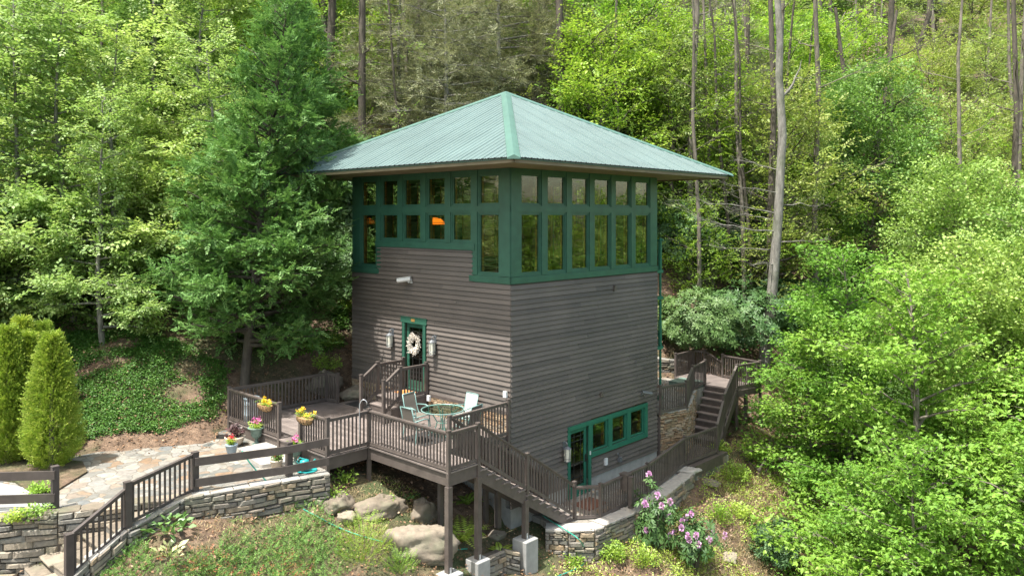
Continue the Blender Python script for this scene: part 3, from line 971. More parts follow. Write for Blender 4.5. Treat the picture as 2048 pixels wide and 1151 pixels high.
# ------------- doors
def wdoor(which, a0, a1, z0, z1, mat, handle_a, wide=.12, head=True):
    f = face(which)
    fr = MB()
    fbox(fr, f, a0 - wide, a0, -.1, .055, z0 - .02, z1); fbox(fr, f, a1, a1 + wide, -.1, .055, z0 - .02, z1)
    fbox(fr, f, a0 - wide - (.06 if head else 0), a1 + wide + (.06 if head else 0), -.1, .066, z1, z1 + (.2 if head else .13))
    fbox(fr, f, a0, a1, -.14, .03, z0 - .05, z0)
    d = fr.build('door_frame', mat, house)
    lm = MB(); e = .13
    fbox(lm, f, a0 + .01, a0 + e, -.09, -.045, z0, z1 - .01); fbox(lm, f, a1 - e, a1 - .01, -.09, -.045, z0, z1 - .01)
    fbox(lm, f, a0 + e, a1 - e, -.09, -.045, z0, z0 + .25); fbox(lm, f, a0 + e, a1 - e, -.09, -.045, z1 - .15, z1 - .01)
    dd = lm.build('door', mat, house)
    gm = MB(); fbox(gm, f, a0 + e, a1 - e, -.072, -.064, z0 + .25, z1 - .15); gm.build('pane', MT['glass'], dd)
    ld = MB(); r_ = .008
    for q in (.25, .75):
        x = a0 + e + (a1 - a0 - 2 * e) * q; fbox(ld, f, x - r_, x + r_, -.060, -.050, z0 + .25, z1 - .15)
    for q in (.07, .16, .42, .84, .93):
        zz = z0 + .25 + (z1 - z0 - .4) * q; fbox(ld, f, a0 + e, a1 - e, -.0615, -.0515, zz - r_, zz + r_)
    ld.build('grille', MT['lead'], dd)
    hd = MB()
    fbox(hd, f, handle_a - .03, handle_a + .03, -.045, -.03, z0 + .92, z0 + 1.16)
    hd.tube([f(handle_a, -.03, z0 + 1.0), f(handle_a, .03, z0 + 1.0), f(handle_a + (.1 if handle_a < (a0 + a1) / 2 else -.1), .03, z0 + 1.0)], .014, 8)
    hd.build('handle', MT['black'], dd)
wdoor('L', 3.78, 4.70, 3.22, 5.33, MT['green'], 3.85)
wdoor('R', 2.66, 3.60, .05, 2.13, MT['greend'], 3.53, head=False)
# number plate above upper door
pm = MB(); fbox(pm, face('L'), 4.16, 4.34, .067, .075, 5.39, 5.48); plate = pm.build('number_plate', MT['gold'], house)
# triple window beside the lower door
f = face('R'); fr = MB()
fbox(fr, f, 3.722, 6.97, 0, .058, 2.131, 2.26); fbox(fr, f, 3.722, 6.97, 0, .058, 1.07, 1.22)
for a0, a1 in ((3.723, 3.80), (4.66, 4.87), (5.73, 5.94), (6.80, 6.97)): fbox(fr, f, a0, a1, 0, .055, 1.22, 2.131)
fr.build('window_casing', MT['greend'], house)
for (a0, a1, z0, z1) in wr:
    z0 -= .01; wn = MB(); e = .05
    for q in ((a0 - .02, a0 + e, z0, z1), (a1 - e, a1 + .02, z0, z1), (a0 + e, a1 - e, z0, z0 + e), (a0 + e, a1 - e, z1 - e, z1)):
        fbox(wn, f, q[0], q[1], -.09, -.0, q[2], q[3])
    w_ = wn.build('window', MT['greend'], house)
    gm = MB(); fbox(gm, f, a0 + e, a1 - e, -.05, -.042, z0 + e, z1 - e); gm.build('pane', MT['glass'], w_)
    lm = MB()
    for q in (.13, .87):
        x = a0 + e + (a1 - a0 - 2 * e) * q; fbox(lm, f, x - .006, x + .006, -.065, -.055, z0 + e, z1 - e)
    for q in (.14, .86):
        zz = z0 + e + (z1 - z0 - 2 * e) * q; fbox(lm, f, a0 + e, a1 - e, -.0662, -.0562, zz - .006, zz + .006)
    lm.build('grille', MT['lead'], w_)
    for q in ((a0 + e, a0 + e + .02, z0 + e, z1 - e), (a1 - e - .02, a1 - e, z0 + e, z1 - e)):
        jm = MB(); fbox(jm, f, q[0], q[1], -.2, -.09, q[2], q[3]); jm.build('jamb', MT['gold'], w_)
# vents and outlets on the right face
for a, z in ((4.95, 6.32), (4.2, 2.92)):
    vm = MB(); fbox(vm, f, a, a + .12, .02, .085, z, z + .16); vm.build('wall_vent', MT['rail'], house)
vm = MB(); fbox(vm, f, 4.42, 4.55, .02, .10, .66, .88); vm.build('outlet_cover', MT['white'], house)
vm = MB(); fbox(vm, f, 3.63, 3.67, .056, .08, 1.18, 1.30); vm.build('doorbell', MT['white'], house)
vm = MB(); fbox(vm, f, 5.18, 5.32, .02, .13, .60, .74); vm.tube([f(5.20, .08, .75), f(5.14, .12, .86), f(5.05, .14, .92)], .025, 6)
vm.build('floodlight', MT['pewter'], house)
# green stair behind the house
gs = MB(); fR = face('BR')
for a in (.05, .35): fbox(gs, fR, a, a + .06, .34, .40, 1.8, 8.0)
for z in (2.2, 4.0, 5.8, 6.75): fbox(gs, fR, .0, 1.2, .05, .45, z, z + .1)
for i in range(10):
    fbox(gs, fR, .06 + i * .12, .085 + i * .12, .42, .445, 6.8, 7.95); fbox(gs, fR, .06 + i * .12, .085 + i * .12, .42, .445, 4.1, 5.0)
fbox(gs, fR, 0, 1.2, .40, .46, 7.9, 7.97)
gs.build('rear_stair_tower', MT['greend'], house)

# lanterns
def lantern(which, a, z, label):
    f = face(which)
    t = thing('wall_lantern', label, 'lamp', tuple(f(a, 0, z)), 0, 'wall lanterns beside the doors')
    m = MB(); fbox(m, f, a - .06, a + .06, .02, .05, z - .02, z + .26); m.tube([f(a, .04, z + .2), f(a, .12, z + .24), f(a, .17, z + .2), f(a, .17, z + .1)], .015, 6)
    m.build('bracket', MT['pewter'], t)
    c = f(a, .17, z)
    m = MB(); m.lathe([(.03, .13), (.115, .07), (.125, .05), (.0, .05)], c, 12); m.build('cap', MT['pewter'], t)
    m = MB(); m.lathe([(.09, -.32), (.105, .045)], c, 12); m.build('shade', MT['frost'], t)
    m = MB()
    for k in range(6):
        th = k * math.pi / 3; m.beam(c + Vector((math.cos(th) * .112, math.sin(th) * .112, .05)), c + Vector((math.cos(th) * .1, math.sin(th) * .1, -.33)), .014, .014)
    for zz, r_ in ((-.33, .105), (-.25, .108)): m.lathe([(r_, zz), (r_ + .006, zz + .008), (r_, zz + .016)], c, 12, False)
    m.build('cage', MT['pewter'], t)
lantern('L', 5.33, 4.80, 'caged frosted wall lantern left of the upper green door')
lantern('L', 3.20, 4.80, 'caged frosted wall lantern right of the upper green door')
lantern('R', 2.36, 1.62, 'caged frosted wall lantern beside the lower patio door')

# security camera
def seccam(which, a, z, label, mat, k=1.0):
    f = face(which)
    t = thing('security_camera', label, 'camera', tuple(f(a, 0, z)))
    m = MB(); fbox(m, f, a - .05, a + .05, .02, .05, z - .06, z + .06); m.tube([f(a, .05, z), f(a, .15, z - .03), f(a + .02, .17, z + .05)], .02, 8); m.build('bracket', mat, t)
    m = MB(); d0 = f(a - .08, .12, z + .09); d1 = f(a + .26 * k, .32, z + .02)
    m.tube([d0, d1], .055 * k, 10); m.beam(d0 + Vector((0, 0, .055 * k)), d1 + Vector((0, 0, .055 * k)), .12 * k, .02); m.build('housing', mat, t)
    e = (d1 - d0).normalized(); m = MB(); m.tube([d1, d1 + e * .012], .04 * k, 10); m.build('lens', MT['black'], t)
seccam('L', 4.38, 6.68, 'white tubular security camera high on the brown siding above the upper door', MT['white'], 1.3)
seccam('R', 6.62, 2.62, 'small dark security camera on the siding above the triple window', MT['pewter'], .8)

# wreath
t = thing('wreath', 'bleached twig wreath hanging on the upper green door', 'wreath', tuple(H(4.24, -.02, 4.62)))
m = MB(); rg = random.Random(5); cW = H(4.24, .0 - .02, 4.66); fL = face('L')
for i in range(420):
    th = rg.uniform(0, 6.283); r0 = rg.gauss(.18, .04); a = 4.24 + r0 * math.cos(th); zc = 4.66 + r0 * 1.1 * math.sin(th)
    p = fL(a, rg.uniform(-.02, .07), zc); th2 = th + rg.uniform(-.9, 1.4)
    q = fL(a + math.cos(th2) * rg.uniform(.05, .13), rg.uniform(0, .12), zc + math.sin(th2) * rg.uniform(.05, .13))
    m.cur = rg.random(); m.beam(p, q, .012, .018)
m.build('twigs', MT['wreathm'], t)

# hanging lamp seen through the windows
t = thing('pendant_lamp', 'glowing orange stained glass pendant lamp inside the left window band', 'lamp', tuple(H(5.54, 2.0, 8.5)))
cL = H(5.54, 2.0, 8.50)
m = MB(); m.lathe([(.34, 0), (.32, .1), (.2, .2), (.05, .24)], cL, 16)
m.build('lamp_shade', emit("amber lamp glass", (1.0, .22, .012), .55), t)
m = MB(); m.tube([cL + Vector((0, 0, .24)), cL + Vector((0, 0, 1.7))], .01, 6); m.build('cord', MT['black'], t)

# ------------------------------------------------------------------ decks
DZ = 2.55
deck = thing('timber_deck', 'brown wooden deck with baluster rails wrapping the left side of the tower', 'deck', tuple(H(3, -3, 1.5)))
fl = MB(); rg = random.Random(8)
BW = .14
def boards(m, s0, s1, t0, t1, z, along='s', th=.035):
    """deck boards; along='s' -> boards run along s"""
    a = t0 if along == 's' else s0; e = t1 if along == 's' else s1
    while a < e - .01:
        b = min(a + BW - .006, e); m.cur = rg.random()
        if along == 's': m.hbox(s0, s1, a, b, z - th, z)
        else: m.hbox(a, b, t0, t1, z - th, z)
        a += BW
boards(fl, 0.03, 2.02, -3.45, -.075, DZ)
boards(fl, -1.17, .024, -3.45, -2.38, DZ)
boards(fl, 2.026, 7.44, -4.74, -1.2, DZ)
boards(fl, 2.026, 6.8, -1.19, -.075, DZ)
fl.build('deck_boards', MT['deck'], deck)
rm_ = MB()      # rim joists / skirts
def skirt(m, p, q, z0, z1, th=.045):
    a = H(*p); b = H(*q); d = (b - a).normalized(); n_ = Vector((d.y, -d.x, 0)) * th
    m.hexa([a + Vector((0, 0, z0)), b + Vector((0, 0, z0)), b + n_ + Vector((0, 0, z0)), a + n_ + Vector((0, 0, z0)), a + Vector((0, 0, z1)), b + Vector((0, 0, z1)), b + n_ + Vector((0, 0, z1)), a + n_ + Vector((0, 0, z1))])
for p, q in (((-1.13, -3.40), (2.07, -3.40)), ((2.07, -3.47), (2.07, -4.70)), ((2.115, -4.7), (7.40, -4.7)), ((7.40, -4.7), (7.40, -1.25)), ((-1.13, -2.42), (-1.13, -3.39)), ((0.03, -.1), (.03, -2.4))):
    skirt(rm_, p, q, 2.2, 2.512)
rm_.build('rim_joist', MT['rail'], deck)
jt = MB()
for i in range(9):
    s = -.9 + i * .36
    if s > 0: jt.hbox(s, s + .04, -3.35, -.1, 2.27, 2.51)
jt.build('joists', MT['rail'], deck)

def post(m, s, t, z0, z1, wd=.09):
    p = H(s, t); m.vbar(p, z0, z1 - .03, wd); m.vbar(p, z1 - .03, z1, wd + .02)
def railing(m, p, q, z0, z1, hgt=.95, gap=.128, base=.09, sub=None, trim_=.05):
    """p,q (s,t) ends, z0/z1 floor heights at the ends"""
    a = H(*p); b = H(*q); L = (b - a).length; d = (b - a) / L
    a = a + d * trim_; b = b - d * trim_
    A = lambda z: a + Vector((0, 0, z0 + z)); B = lambda z: b + Vector((0, 0, z1 + z))
    m.cur = .5
    m.beam(A(hgt), B(hgt), .088, .038); m.beam(A(hgt - .045), B(hgt - .045), .04, .045)
    m.beam(A(base), B(base), .04, .05); m.beam(A(base - .042), B(base - .042), .07, .03)
    n_ = max(2, int(round(L / gap)))
    for i in range(1, n_):
        k = i / n_; x = a + (b - a) * k; zf = z0 + (z1 - z0) * k
        m.cur = None
        m.vbar(x, zf + base - .01, zf + hgt - .05, .034)
def railthing(parent, segs, posts, mat=None, pw=.09):
    mat = mat or MT['rail']
    for sg in segs:
        m = MB(); m.rng = random.Random(hash(tuple(sg[0])) & 255); railing(m, *sg); m.build('railing', mat, parent)
    for (s, t, z0, z1) in posts:
        m = MB(); post(m, s, t, z0, z1, pw); m.build('post', mat, parent)

PT = 3.57
railthing(deck, [((0, -.12), (-.06, -2.4), DZ, DZ), ((-1.13, -2.4), (-1.13, -3.4), DZ, DZ), ((-1.13, -3.4), (2.07, -3.4), DZ, DZ), ((2.07, -3.4), (2.1, -4.7), DZ, DZ),
                 ((2.1, -4.7), (3.38, -4.7), DZ, DZ), ((4.48, -4.7), (7.4, -4.7), DZ, DZ), ((7.4, -4.7), (7.3, -1.3), DZ, DZ), ((7.3, -1.3), (6.8, -1.2), DZ, DZ)],
          [(-.01, -.1, 2.2, PT + .03), (-.06, -2.4, 2.2, PT), (-1.13, -2.4, .2, PT), (-1.13, -3.4, .12, PT), (2.07, -3.4, 1.5, PT), (2.1, -4.7, 1.6, PT), (3.38, -4.7, 2.2, PT), (4.48, -4.7, 2.2, PT),
           (7.4, -4.7, 1.9, PT), (7.3, -1.3, 1.9, PT), (6.8, -1.2, 2.2, PT)])
for s, t in ((2.0, -.6), (.4, -.6), (.4, -2.3)):
    m = MB(); post(m, s, t, -.3, 2.25, .12); m.build('support_post', MT['rail'], deck)
for s, t in ((-1.13, -2.4), (-1.13, -3.4)):
    m = MB(); p = H(s, t); m.vbar(p, .12, 2.2, .14); m.build('support_post', MT['rail'], deck)
    m = MB(); m.vbar(p, .10, .26, .16, .05); m.build('post_bracket', MT['galv'], deck)

# landing and steps to upper door
ld = thing('door_steps', 'small brown landing with steps and rails below the upper green door', 'steps', tuple(H(4.1, -.9, DZ)))
m = MB(); boards(m, 3.5, 4.75, -1.2, -.08, 3.17, 's'); boards(m, 3.55, 4.70, -1.48, -1.21, 2.96, 's'); boards(m, 3.55, 4.70, -1.76, -1.49, 2.76, 's')
m.build('treads', MT['deck'], ld)
m = MB(); m.hbox(3.52, 4.73, -1.16, -.1, DZ, 3.134); m.hbox(3.56, 4.69, -1.46, -1.161, DZ, 2.924); m.hbox(3.56, 4.69, -1.74, -1.461, DZ, 2.724)
m.build('riser_skirt', MT['rail'], ld)
railthing(ld, [((4.69, -1.13), (4.67, -.12), 3.17, 3.17), ((3.56, -1.13), (3.53, -.12), 3.17, 3.17), ((4.7, -1.76), (4.7, -1.13), 2.82, 3.17), ((3.57, -1.76), (3.57, -1.13), 2.82, 3.17)],
          [(4.68, -.12, 3.17, 4.2), (3.53, -.12, 3.17, 4.2), (4.7, -1.13, 2.6, 4.2), (3.57, -1.13, 2.6, 4.2), (4.7, -1.76, DZ, 3.88), (3.57, -1.76, DZ, 3.88)])

# long stair from deck to the lower patio
stair = thing('deck_stairs', 'long open brown stair running from the deck down to the lower patio', 'stairs', tuple(H(-.6, 1.5, 0)))
nr = 14; rise = DZ / nr; run = .288; t0 = -2.38
m = MB()
for i in range(1, nr):
    z = DZ - rise * i; tt0 = t0 + run * (i - 1)
    for k in range(2):
        m.cur = rg.random(); m.hbox(-1.19, -.02, tt0 + k * .142, tt0 + k * .142 + .136, z - .035, z)
m.build('treads', MT['deck'], stair)
m = MB()
for s in (-1.15, -.09):
    a0, a1 = t0 - .02, t0 + run * (nr - .6)
    za, zb = DZ - .04, .0
    q = [(a0, za - .42), (a1, zb - .28), (a1, zb + .02), (a0, za)]
    A = [H(s, a, z) for a, z in q]; B = [H(s + .045, a, z) for a, z in q]
    m.hexa([A[0], A[1], A[2], A[3], B[0], B[1], B[2], B[3]])
m.build('stringer', MT['rail'], stair)
te = t0 + run * (nr - 1)
mid1 = -.55
zf = lambda t: DZ - (t - t0) * rise / run
railthing(stair, [((-1.13, -2.4), (-1.13, mid1), DZ, zf(mid1)), ((-1.13, mid1), (-1.13, 1.45), zf(mid1), zf(1.45)), ((-.08, -2.4), (-.08, mid1), DZ, zf(mid1)), ((-.08, mid1), (-.08, 1.45), zf(mid1), zf(1.45))],
          [(-1.13, mid1, zf(mid1) - .35, zf(mid1) + 1.0), (-1.13, 1.5, -.1, 1.12), (-.08, 1.5, -.1, 1.12), (-.08, mid1, zf(mid1) - .3, zf(mid1) + 1.0)])
for s_ in (-1.13, -.1):
    m = MB(); m.vbar(H(s_, -.62), .12, zf(-.6) - .28, .14); m.build('support_post', MT['rail'], stair)
m = MB(); m.vbar(H(-1.13, -.62), .125, .27, .155, .05); m.build('post_bracket', MT['galv'], stair)

# footings
def footing(s, t, top, h, wd, label):
    m = MB(); p = H(s, t); m.vbar(p, top - h, top, wd); o = m.build('concrete_footing', MT['concrete'], bevel=.015)
    setprops(o, label, 'footing', 'concrete footings under the deck posts')
footing(-1.13, -3.4, .12, 1.0, .52, 'square concrete footing under the front corner post of the deck')
footing(-1.13, -2.4, .14, 1.0, .45, 'square concrete footing under the second deck post beside the fern')
footing(-1.13, -.62, .12, 1.1, .5, 'tall concrete footing block under the middle post of the long stair')
footing(.4, -.6, -.1, .4, .45, 'low concrete footing in the shade under the deck beside the house')

# lower patio fence
lp = thing('patio_railing', 'brown baluster railing round the outer edge of the lower patio', 'railing', tuple(H(-1.55, 5, 0)))
railthing(lp, [((-1.13, 1.5), (-1.62, 2.1), 0, 0), ((-1.62, 2.1), (-1.57, 4.63), 0, 0), ((-1.57, 4.63), (-1.15, 7.6), 0, .15), ((-1.15, 7.6), (-1.25, 9.7), .15, .15)],
          [(-1.62, 2.1, -.15, 1.03), (-1.57, 4.63, -.15, 1.03), (-1.15, 7.6, -.15, 1.18), (-1.25, 9.7, -.6, 1.2)])
m = MB(); m.hbox(-1.42, -.05, 7.65, 10.2, .02, .11); m.hbox(-1.42, -1.32, 7.6, 10.2, -.25, .019); m.build('walkway', MT['rail'], lp)
# box on post
t = thing('control_box', 'small brown box mounted on a short post at the patio railing', 'box', tuple(H(-1.75, 3.35, 0)))
m = MB(); post(m, -1.86, 3.3, -.5, .98, .13); m.build('post', MT['rail'], t)
m = MB(); m.hbox(-1.78, -1.52, 3.2, 3.42, .55, 1.0); m.build('case', MT['rail'], t)
m = MB(); m.hbox(-1.8, -1.5, 3.18, 3.44, 1.0, 1.03); m.build('lid', MT['rail'], t)

# rear deck, steps and railings
rd = thing('rear_deck', 'small brown rear deck with winding steps behind the tower on the right', 'deck', tuple(H(.8, 13.4, 1)))
RZ = 1.85
m = MB(); lpts = [(.98, 12.78), (-.5, 12.78), (-.82, 14.2), (1.06, 14.5), (2.17, 14.95), (2.66, 14.8), (2.66, 13.25), (1.0, 13.1)]
m.poly([tuple(H(*p))[:2] for p in lpts], RZ - .05, RZ); m.build('deck_boards', MT['deck'], rd)
m = MB()
for i in range(len(lpts)):
    skirt(m, lpts[(i + 1) % len(lpts)], lpts[i], RZ - .3, RZ - .052, -.04)
m.build('rim_joist', MT['rail'], rd)
m = MB(); rs = MB(); n_ = 7; za = .25
for i in range(n_):
    z = RZ - (RZ - za) / n_ * (i + 1); t1 = 12.78 - .265 * i; t2 = t1 - .265
    off = -.06 * i
    m.cur = rg.random(); w0 = .92 + off; w1 = -.45 + off
    if i == n_ - 1: t2 -= .3
    m.hbox(w1, w0, t2 - .02, t1, z - .04, z)
    rs.hbox(w1 + .02, w0 - .02, t1, t1 + .02, z, z + (RZ - za) / n_ - .041)
m.build('treads', MT['deck'], rd); rs.build('risers', MT['rail'], rd)
m = MB()
A0, A1 = H(-.47, 12.8), H(-.86, 10.7)
for a, b in ((A0, A1),):
    m.beam(a + Vector((0, 0, RZ - .2)), b + Vector((0, 0, za - .1)), .05, .3)
m.build('stringer', MT['rail'], rd)
railthing(rd, [((.96, 12.8), (.93, 11.75), RZ, RZ - .1), ((.93, 11.75), (-.41, 8.98), 1.75, 1.75), ((-.41, 8.98), (-.12, 7.66), 1.75, 1.75),
               ((-.47, 12.8), (-.80, 11.05), RZ, .95), ((-.80, 11.05), (-1.25, 9.7), .8, .2),
               ((-.47, 12.8), (-.79, 14.2), RZ, RZ), ((-.79, 14.2), (1.06, 14.5), RZ, RZ), ((1.06, 14.5), (2.17, 14.95), RZ - .3, RZ), ((2.17, 14.95), (2.63, 14.8), RZ, RZ), ((2.63, 14.8), (2.65, 13.3), RZ, RZ)],
          [(.96, 12.8, RZ - .1, 2.87), (.93, 11.75, 1.7, 2.8), (-.41, 8.98, 1.7, 2.78), (-.12, 7.68, 1.7, 2.78), (-.47, 12.8, .3, 2.87), (-.80, 11.05, -.2, 2.0),
           (-.79, 14.2, -.2, 2.87), (1.06, 14.5, 1.5, 2.87), (2.17, 14.95, 1.5, 2.87), (2.63, 14.8, 1.5, 2.87), (2.65, 13.3, 1.6, 2.87)])
for s_, t_ in ((-.45, 13.6), (-.1, 13.2)):
    m = MB(); post(m, s_, t_, -.4, RZ - .3, .12); m.build('support_post', MT['rail'], rd)
m = MB(); m.hbox(-.1, .05, 7.7, 7.85, -.2, 1.62); m.build('end_post', MT['rail'], rd)
m = MB(); m.hbox(1.0, 2.2, 12.0, 13.0, 1.76, 1.93); o = m.build('ramp_step', MT['urn'], rd, bevel=.01)

# trellis-like metal stand against rear wall
t = thing('metal_rack', 'thin dark metal rack standing on the rear patio by the stone wall', 'rack', tuple(H(3.9, 12.6, 1.75)))
m = MB()
for s in (3.7, 4.6): m.beam(H(s, 12.7, 1.76), H(s, 12.7, 2.5), .025, .025)
m.beam(H(3.7, 12.7, 2.5), H(4.6, 12.7, 2.5), .025, .025); m.beam(H(3.7, 12.7, 2.2), H(4.6, 12.7, 2.2), .02, .02); m.build('frame', MT['black'], t)

# ------------------------------------------------------------------ fences at lower left
def wpost(m, x, y, z0, z1, wd=.14):
    m.vbar((x, y), z0, z1 - .02, wd); m.vbar((x, y), z1 - .02, z1, wd + .012)
fn = thing('rail_fence', 'dark brown two-rail fence along the stone wall beside the deck', 'fence', PX(580, 957, 2.2))
fp = [PX(657, 941, 2.2), PX(578, 953, 2.2), PX(390, 981, 2.2)]
for i, p in enumerate(fp[1:]):
    m = MB(); wpost(m, p[0], p[1], 1.5, 3.14 if i else 3.08); m.build('post', MT['fence'], fn)
for i in range(2):
    for z in (2.92, 2.42):
        a, b = fp[i], fp[i + 1]; m = MB(); off = Vector((.04, -.1, 0))
        dz0 = .06 if i == 0 else 0.0
        m.beam(Vector((a[0], a[1], z + dz0 * 1.2)) + off, Vector((b[0], b[1], z)) + off, .045, .19); m.build('rail', MT['fence'], fn)
fn2 = thing('rail_fence', 'dark brown two-rail fence beside the driveway at the left edge', 'fence', PX(110, 1018, 2.2))
a = PX(110, 1016, 2.2); b = PX(-330, 1030, 2.2)
for p in (a, PX(-140, 1024, 2.2), b):
    m = MB(); wpost(m, p[0], p[1], 1.9, 3.16); m.build('post', MT['fence'], fn2)
for z in (2.98, 2.47):
    m = MB(); m.beam((a[0] + .05, a[1] - .09, z), (b[0], b[1] - .09, z), .045, .19); m.build('rail', MT['fence'], fn2)
# sloping baluster rail
fs = thing('baluster_fence', 'dark brown sloping baluster rail beside the stone steps at lower left', 'railing', (-8.8, 17.3, 1))
def wrail(m, a, b, n_, hgt=.9):
    a = Vector(a); b = Vector(b); up = Vector((0, 0, hgt))
    m.beam(a + up, b + up, .09, .045); m.beam(a + up - Vector((0, 0, .045)), b + up - Vector((0, 0, .045)), .04, .05); m.beam(a + Vector((0, 0, .06)), b + Vector((0, 0, .06)), .05, .06)
    for i in range(1, n_):
        p = a + (b - a) * (i / n_); m.vbar(p, p.z + .07, p.z + hgt - .05, .04)
p1 = Vector((-7.60, 18.45, 2.19)); p2 = Vector((-8.42, 16.9, 1.99)); p3 = Vector((-9.13, 15.9, 1.27))
m = MB(); wrail(m, p1, p2, 13); m.build('railing', MT['fence'], fs)
m = MB(); wrail(m, p2 + Vector((0, 0, -.06)), p3, 10); m.build('railing', MT['fence'], fs)
m = MB(); wpost(m, p2.x, p2.y, 1.2, 2.96, .14); m.build('post', MT['fence'], fs)
m = MB(); wpost(m, p3.x, p3.y, .2, 2.23, .15); m.build('post', MT['fence'], fs)

from mathutils import noise as mnoise
# ------------------------------------------------------------------ flat leaf templates
def T_pack(rows):
    a = np.array(rows, float)
    return dict(p=a[:, 0:3], d=a[:, 3:6], n=a[:, 6:9], L=a[:, 9], W=a[:, 10])
def stamp(T, P, D, Nn, scale=1.0, jit=.0, rng=None, fold=.15):
    n = len(P); k = len(T['L'])
    D = nrm(D); S = nrm(np.cross(D, Nn)); Nn = np.cross(S, D)
    B = np.stack([D, S, Nn], 1)                       # n,3,3 rows
    sc_ = np.broadcast_to(np.asarray(scale, float), (n,))
    pp = P[:, None, :] + np.einsum('kj,nji->nki', T['p'], B) * sc_[:, None, None]
    dd = np.einsum('kj,nji->nki', T['d'], B)
    nn = np.einsum('kj,nji->nki', T['n'], B)
    if jit and rng is not None:
        dd = dd + rng.normal(0, jit, dd.shape); nn = nn + rng.normal(0, jit, nn.shape)
    L = (T['L'][None, :] * sc_[:, None]).ravel(); Wd = (T['W'][None, :] * sc_[:, None]).ravel()
    return leaves(pp.reshape(-1, 3), dd.reshape(-1, 3), nn.reshape(-1, 3), L, Wd, fold)
_r = np.random.default_rng(11)
def tpl_twig(n, ln, L, W, droop=.15, spread=.9):
    rows = []
    for i in range(n):
        x = ln * (i + .5) / n; sd = 1 if i % 2 else -1
        d = np.array([.55, sd * spread, -droop + _r.normal(0, .15)])
        rows.append([x, sd * .01, -.03 * i / n, *d, _r.normal(0, .25), _r.normal(0, .25), 1, L * _r.uniform(.75, 1.15), W * _r.uniform(.8, 1.1)])
    rows.append([ln, 0, 0, 1, 0, -droop, 0, 0, 1, L, W])
    return T_pack(rows)
def tpl_clump(n, rad, L, W, flat=.5, droop=.3):
    rows = []
    for i in range(n):
        a = i * 2.4 + _r.uniform(-.4, .4); r = rad * math.sqrt((i + .5) / n)
        rows.append([r * math.cos(a), r * math.sin(a), _r.normal(0, rad * flat * .5), math.cos(a), math.sin(a), -droop + _r.normal(0, .2), _r.normal(0, .35), _r.normal(0, .35), 1, L * _r.uniform(.7, 1.15), W * _r.uniform(.8, 1.1)])
    return T_pack(rows)
def tpl_star(n, rad, L):
    """maple-like leaves: three lobes each"""
    rows = []
    for i in range(n):
        a = i * 2.4 + _r.uniform(-.4, .4); r = rad * math.sqrt((i + .5) / n); z = _r.normal(0, rad * .3)
        nx_, ny_ = _r.normal(0, .3), _r.normal(0, .3); l = L * _r.uniform(.7, 1.15); dz = -.35 + _r.normal(0, .2)
        for q, k in ((0, 1.0), (.85, .78), (-.85, .78)):
            rows.append([r * math.cos(a), r * math.sin(a), z, math.cos(a + q), math.sin(a + q), dz, nx_, ny_, 1, l * k, l * .42 * k])
    return T_pack(rows)
def tpl_frond(n, ln, L, W, curl=.25):
    rows = []
    for i in range(n):
        f = (i + .5) / n
        for sd in (-1, 1):
            l = L * (1.05 - .75 * f)
            rows.append([ln * f, 0, curl * ln * f * (1 - f), .8, sd * .75, .12, _r.normal(0, .12), _r.normal(0, .12), 1, l, W * (1.1 - .5 * f)])
    rows.append([ln * .8, 0, .05 * ln, 1, 0, .1, 0, 0, 1, L * .8, W])
    return T_pack(rows)
def tpl_rosette(n, L, W, el=.15):
    rows = []
    for i in range(n):
        a = i * 2.4
        e = el + _r.normal(0, .12) - .35 * (i / n)
        rows.append([.02 * math.cos(a), .02 * math.sin(a), 0, math.cos(a), math.sin(a), e, -math.cos(a) * e, -math.sin(a) * e, 1, L * _r.uniform(.8, 1.1), W])
    return T_pack(rows)

def multi(stamps):
    """list of (V,F,lv) -> merged"""
    Vs, Fs, Ls = [], [], []; o = 0
    for V, F, l in stamps:
        Vs.append(V); Fs.append(F + o); Ls.append(l); o += len(V)
    return np.concatenate(Vs), np.concatenate(Fs), np.concatenate(Ls)

def stampset(Ts, P, D, Nn, scale, rng, jit=.12, fold=.15, lvw=.55, lvb=None):
    """distribute frames among several templates; lv = mix of leaf and spray randomness"""
    idx = rng.integers(0, len(Ts), len(P)); out = []
    sv = rng.random(len(P)) if lvb is None else lvb
    scale = np.broadcast_to(np.asarray(scale, float), (len(P),))
    for i, T in enumerate(Ts):
        q = idx == i
        if not q.any(): continue
        V, F = stamp(T, P[q], D[q], Nn[q], scale[q], jit, rng, fold)
        k = len(T['L'])
        lv = np.repeat(sv[q], k) * (1 - lvw) + rng.random(q.sum() * k) * lvw
        out.append((V, F, lv))
    return multi(out)

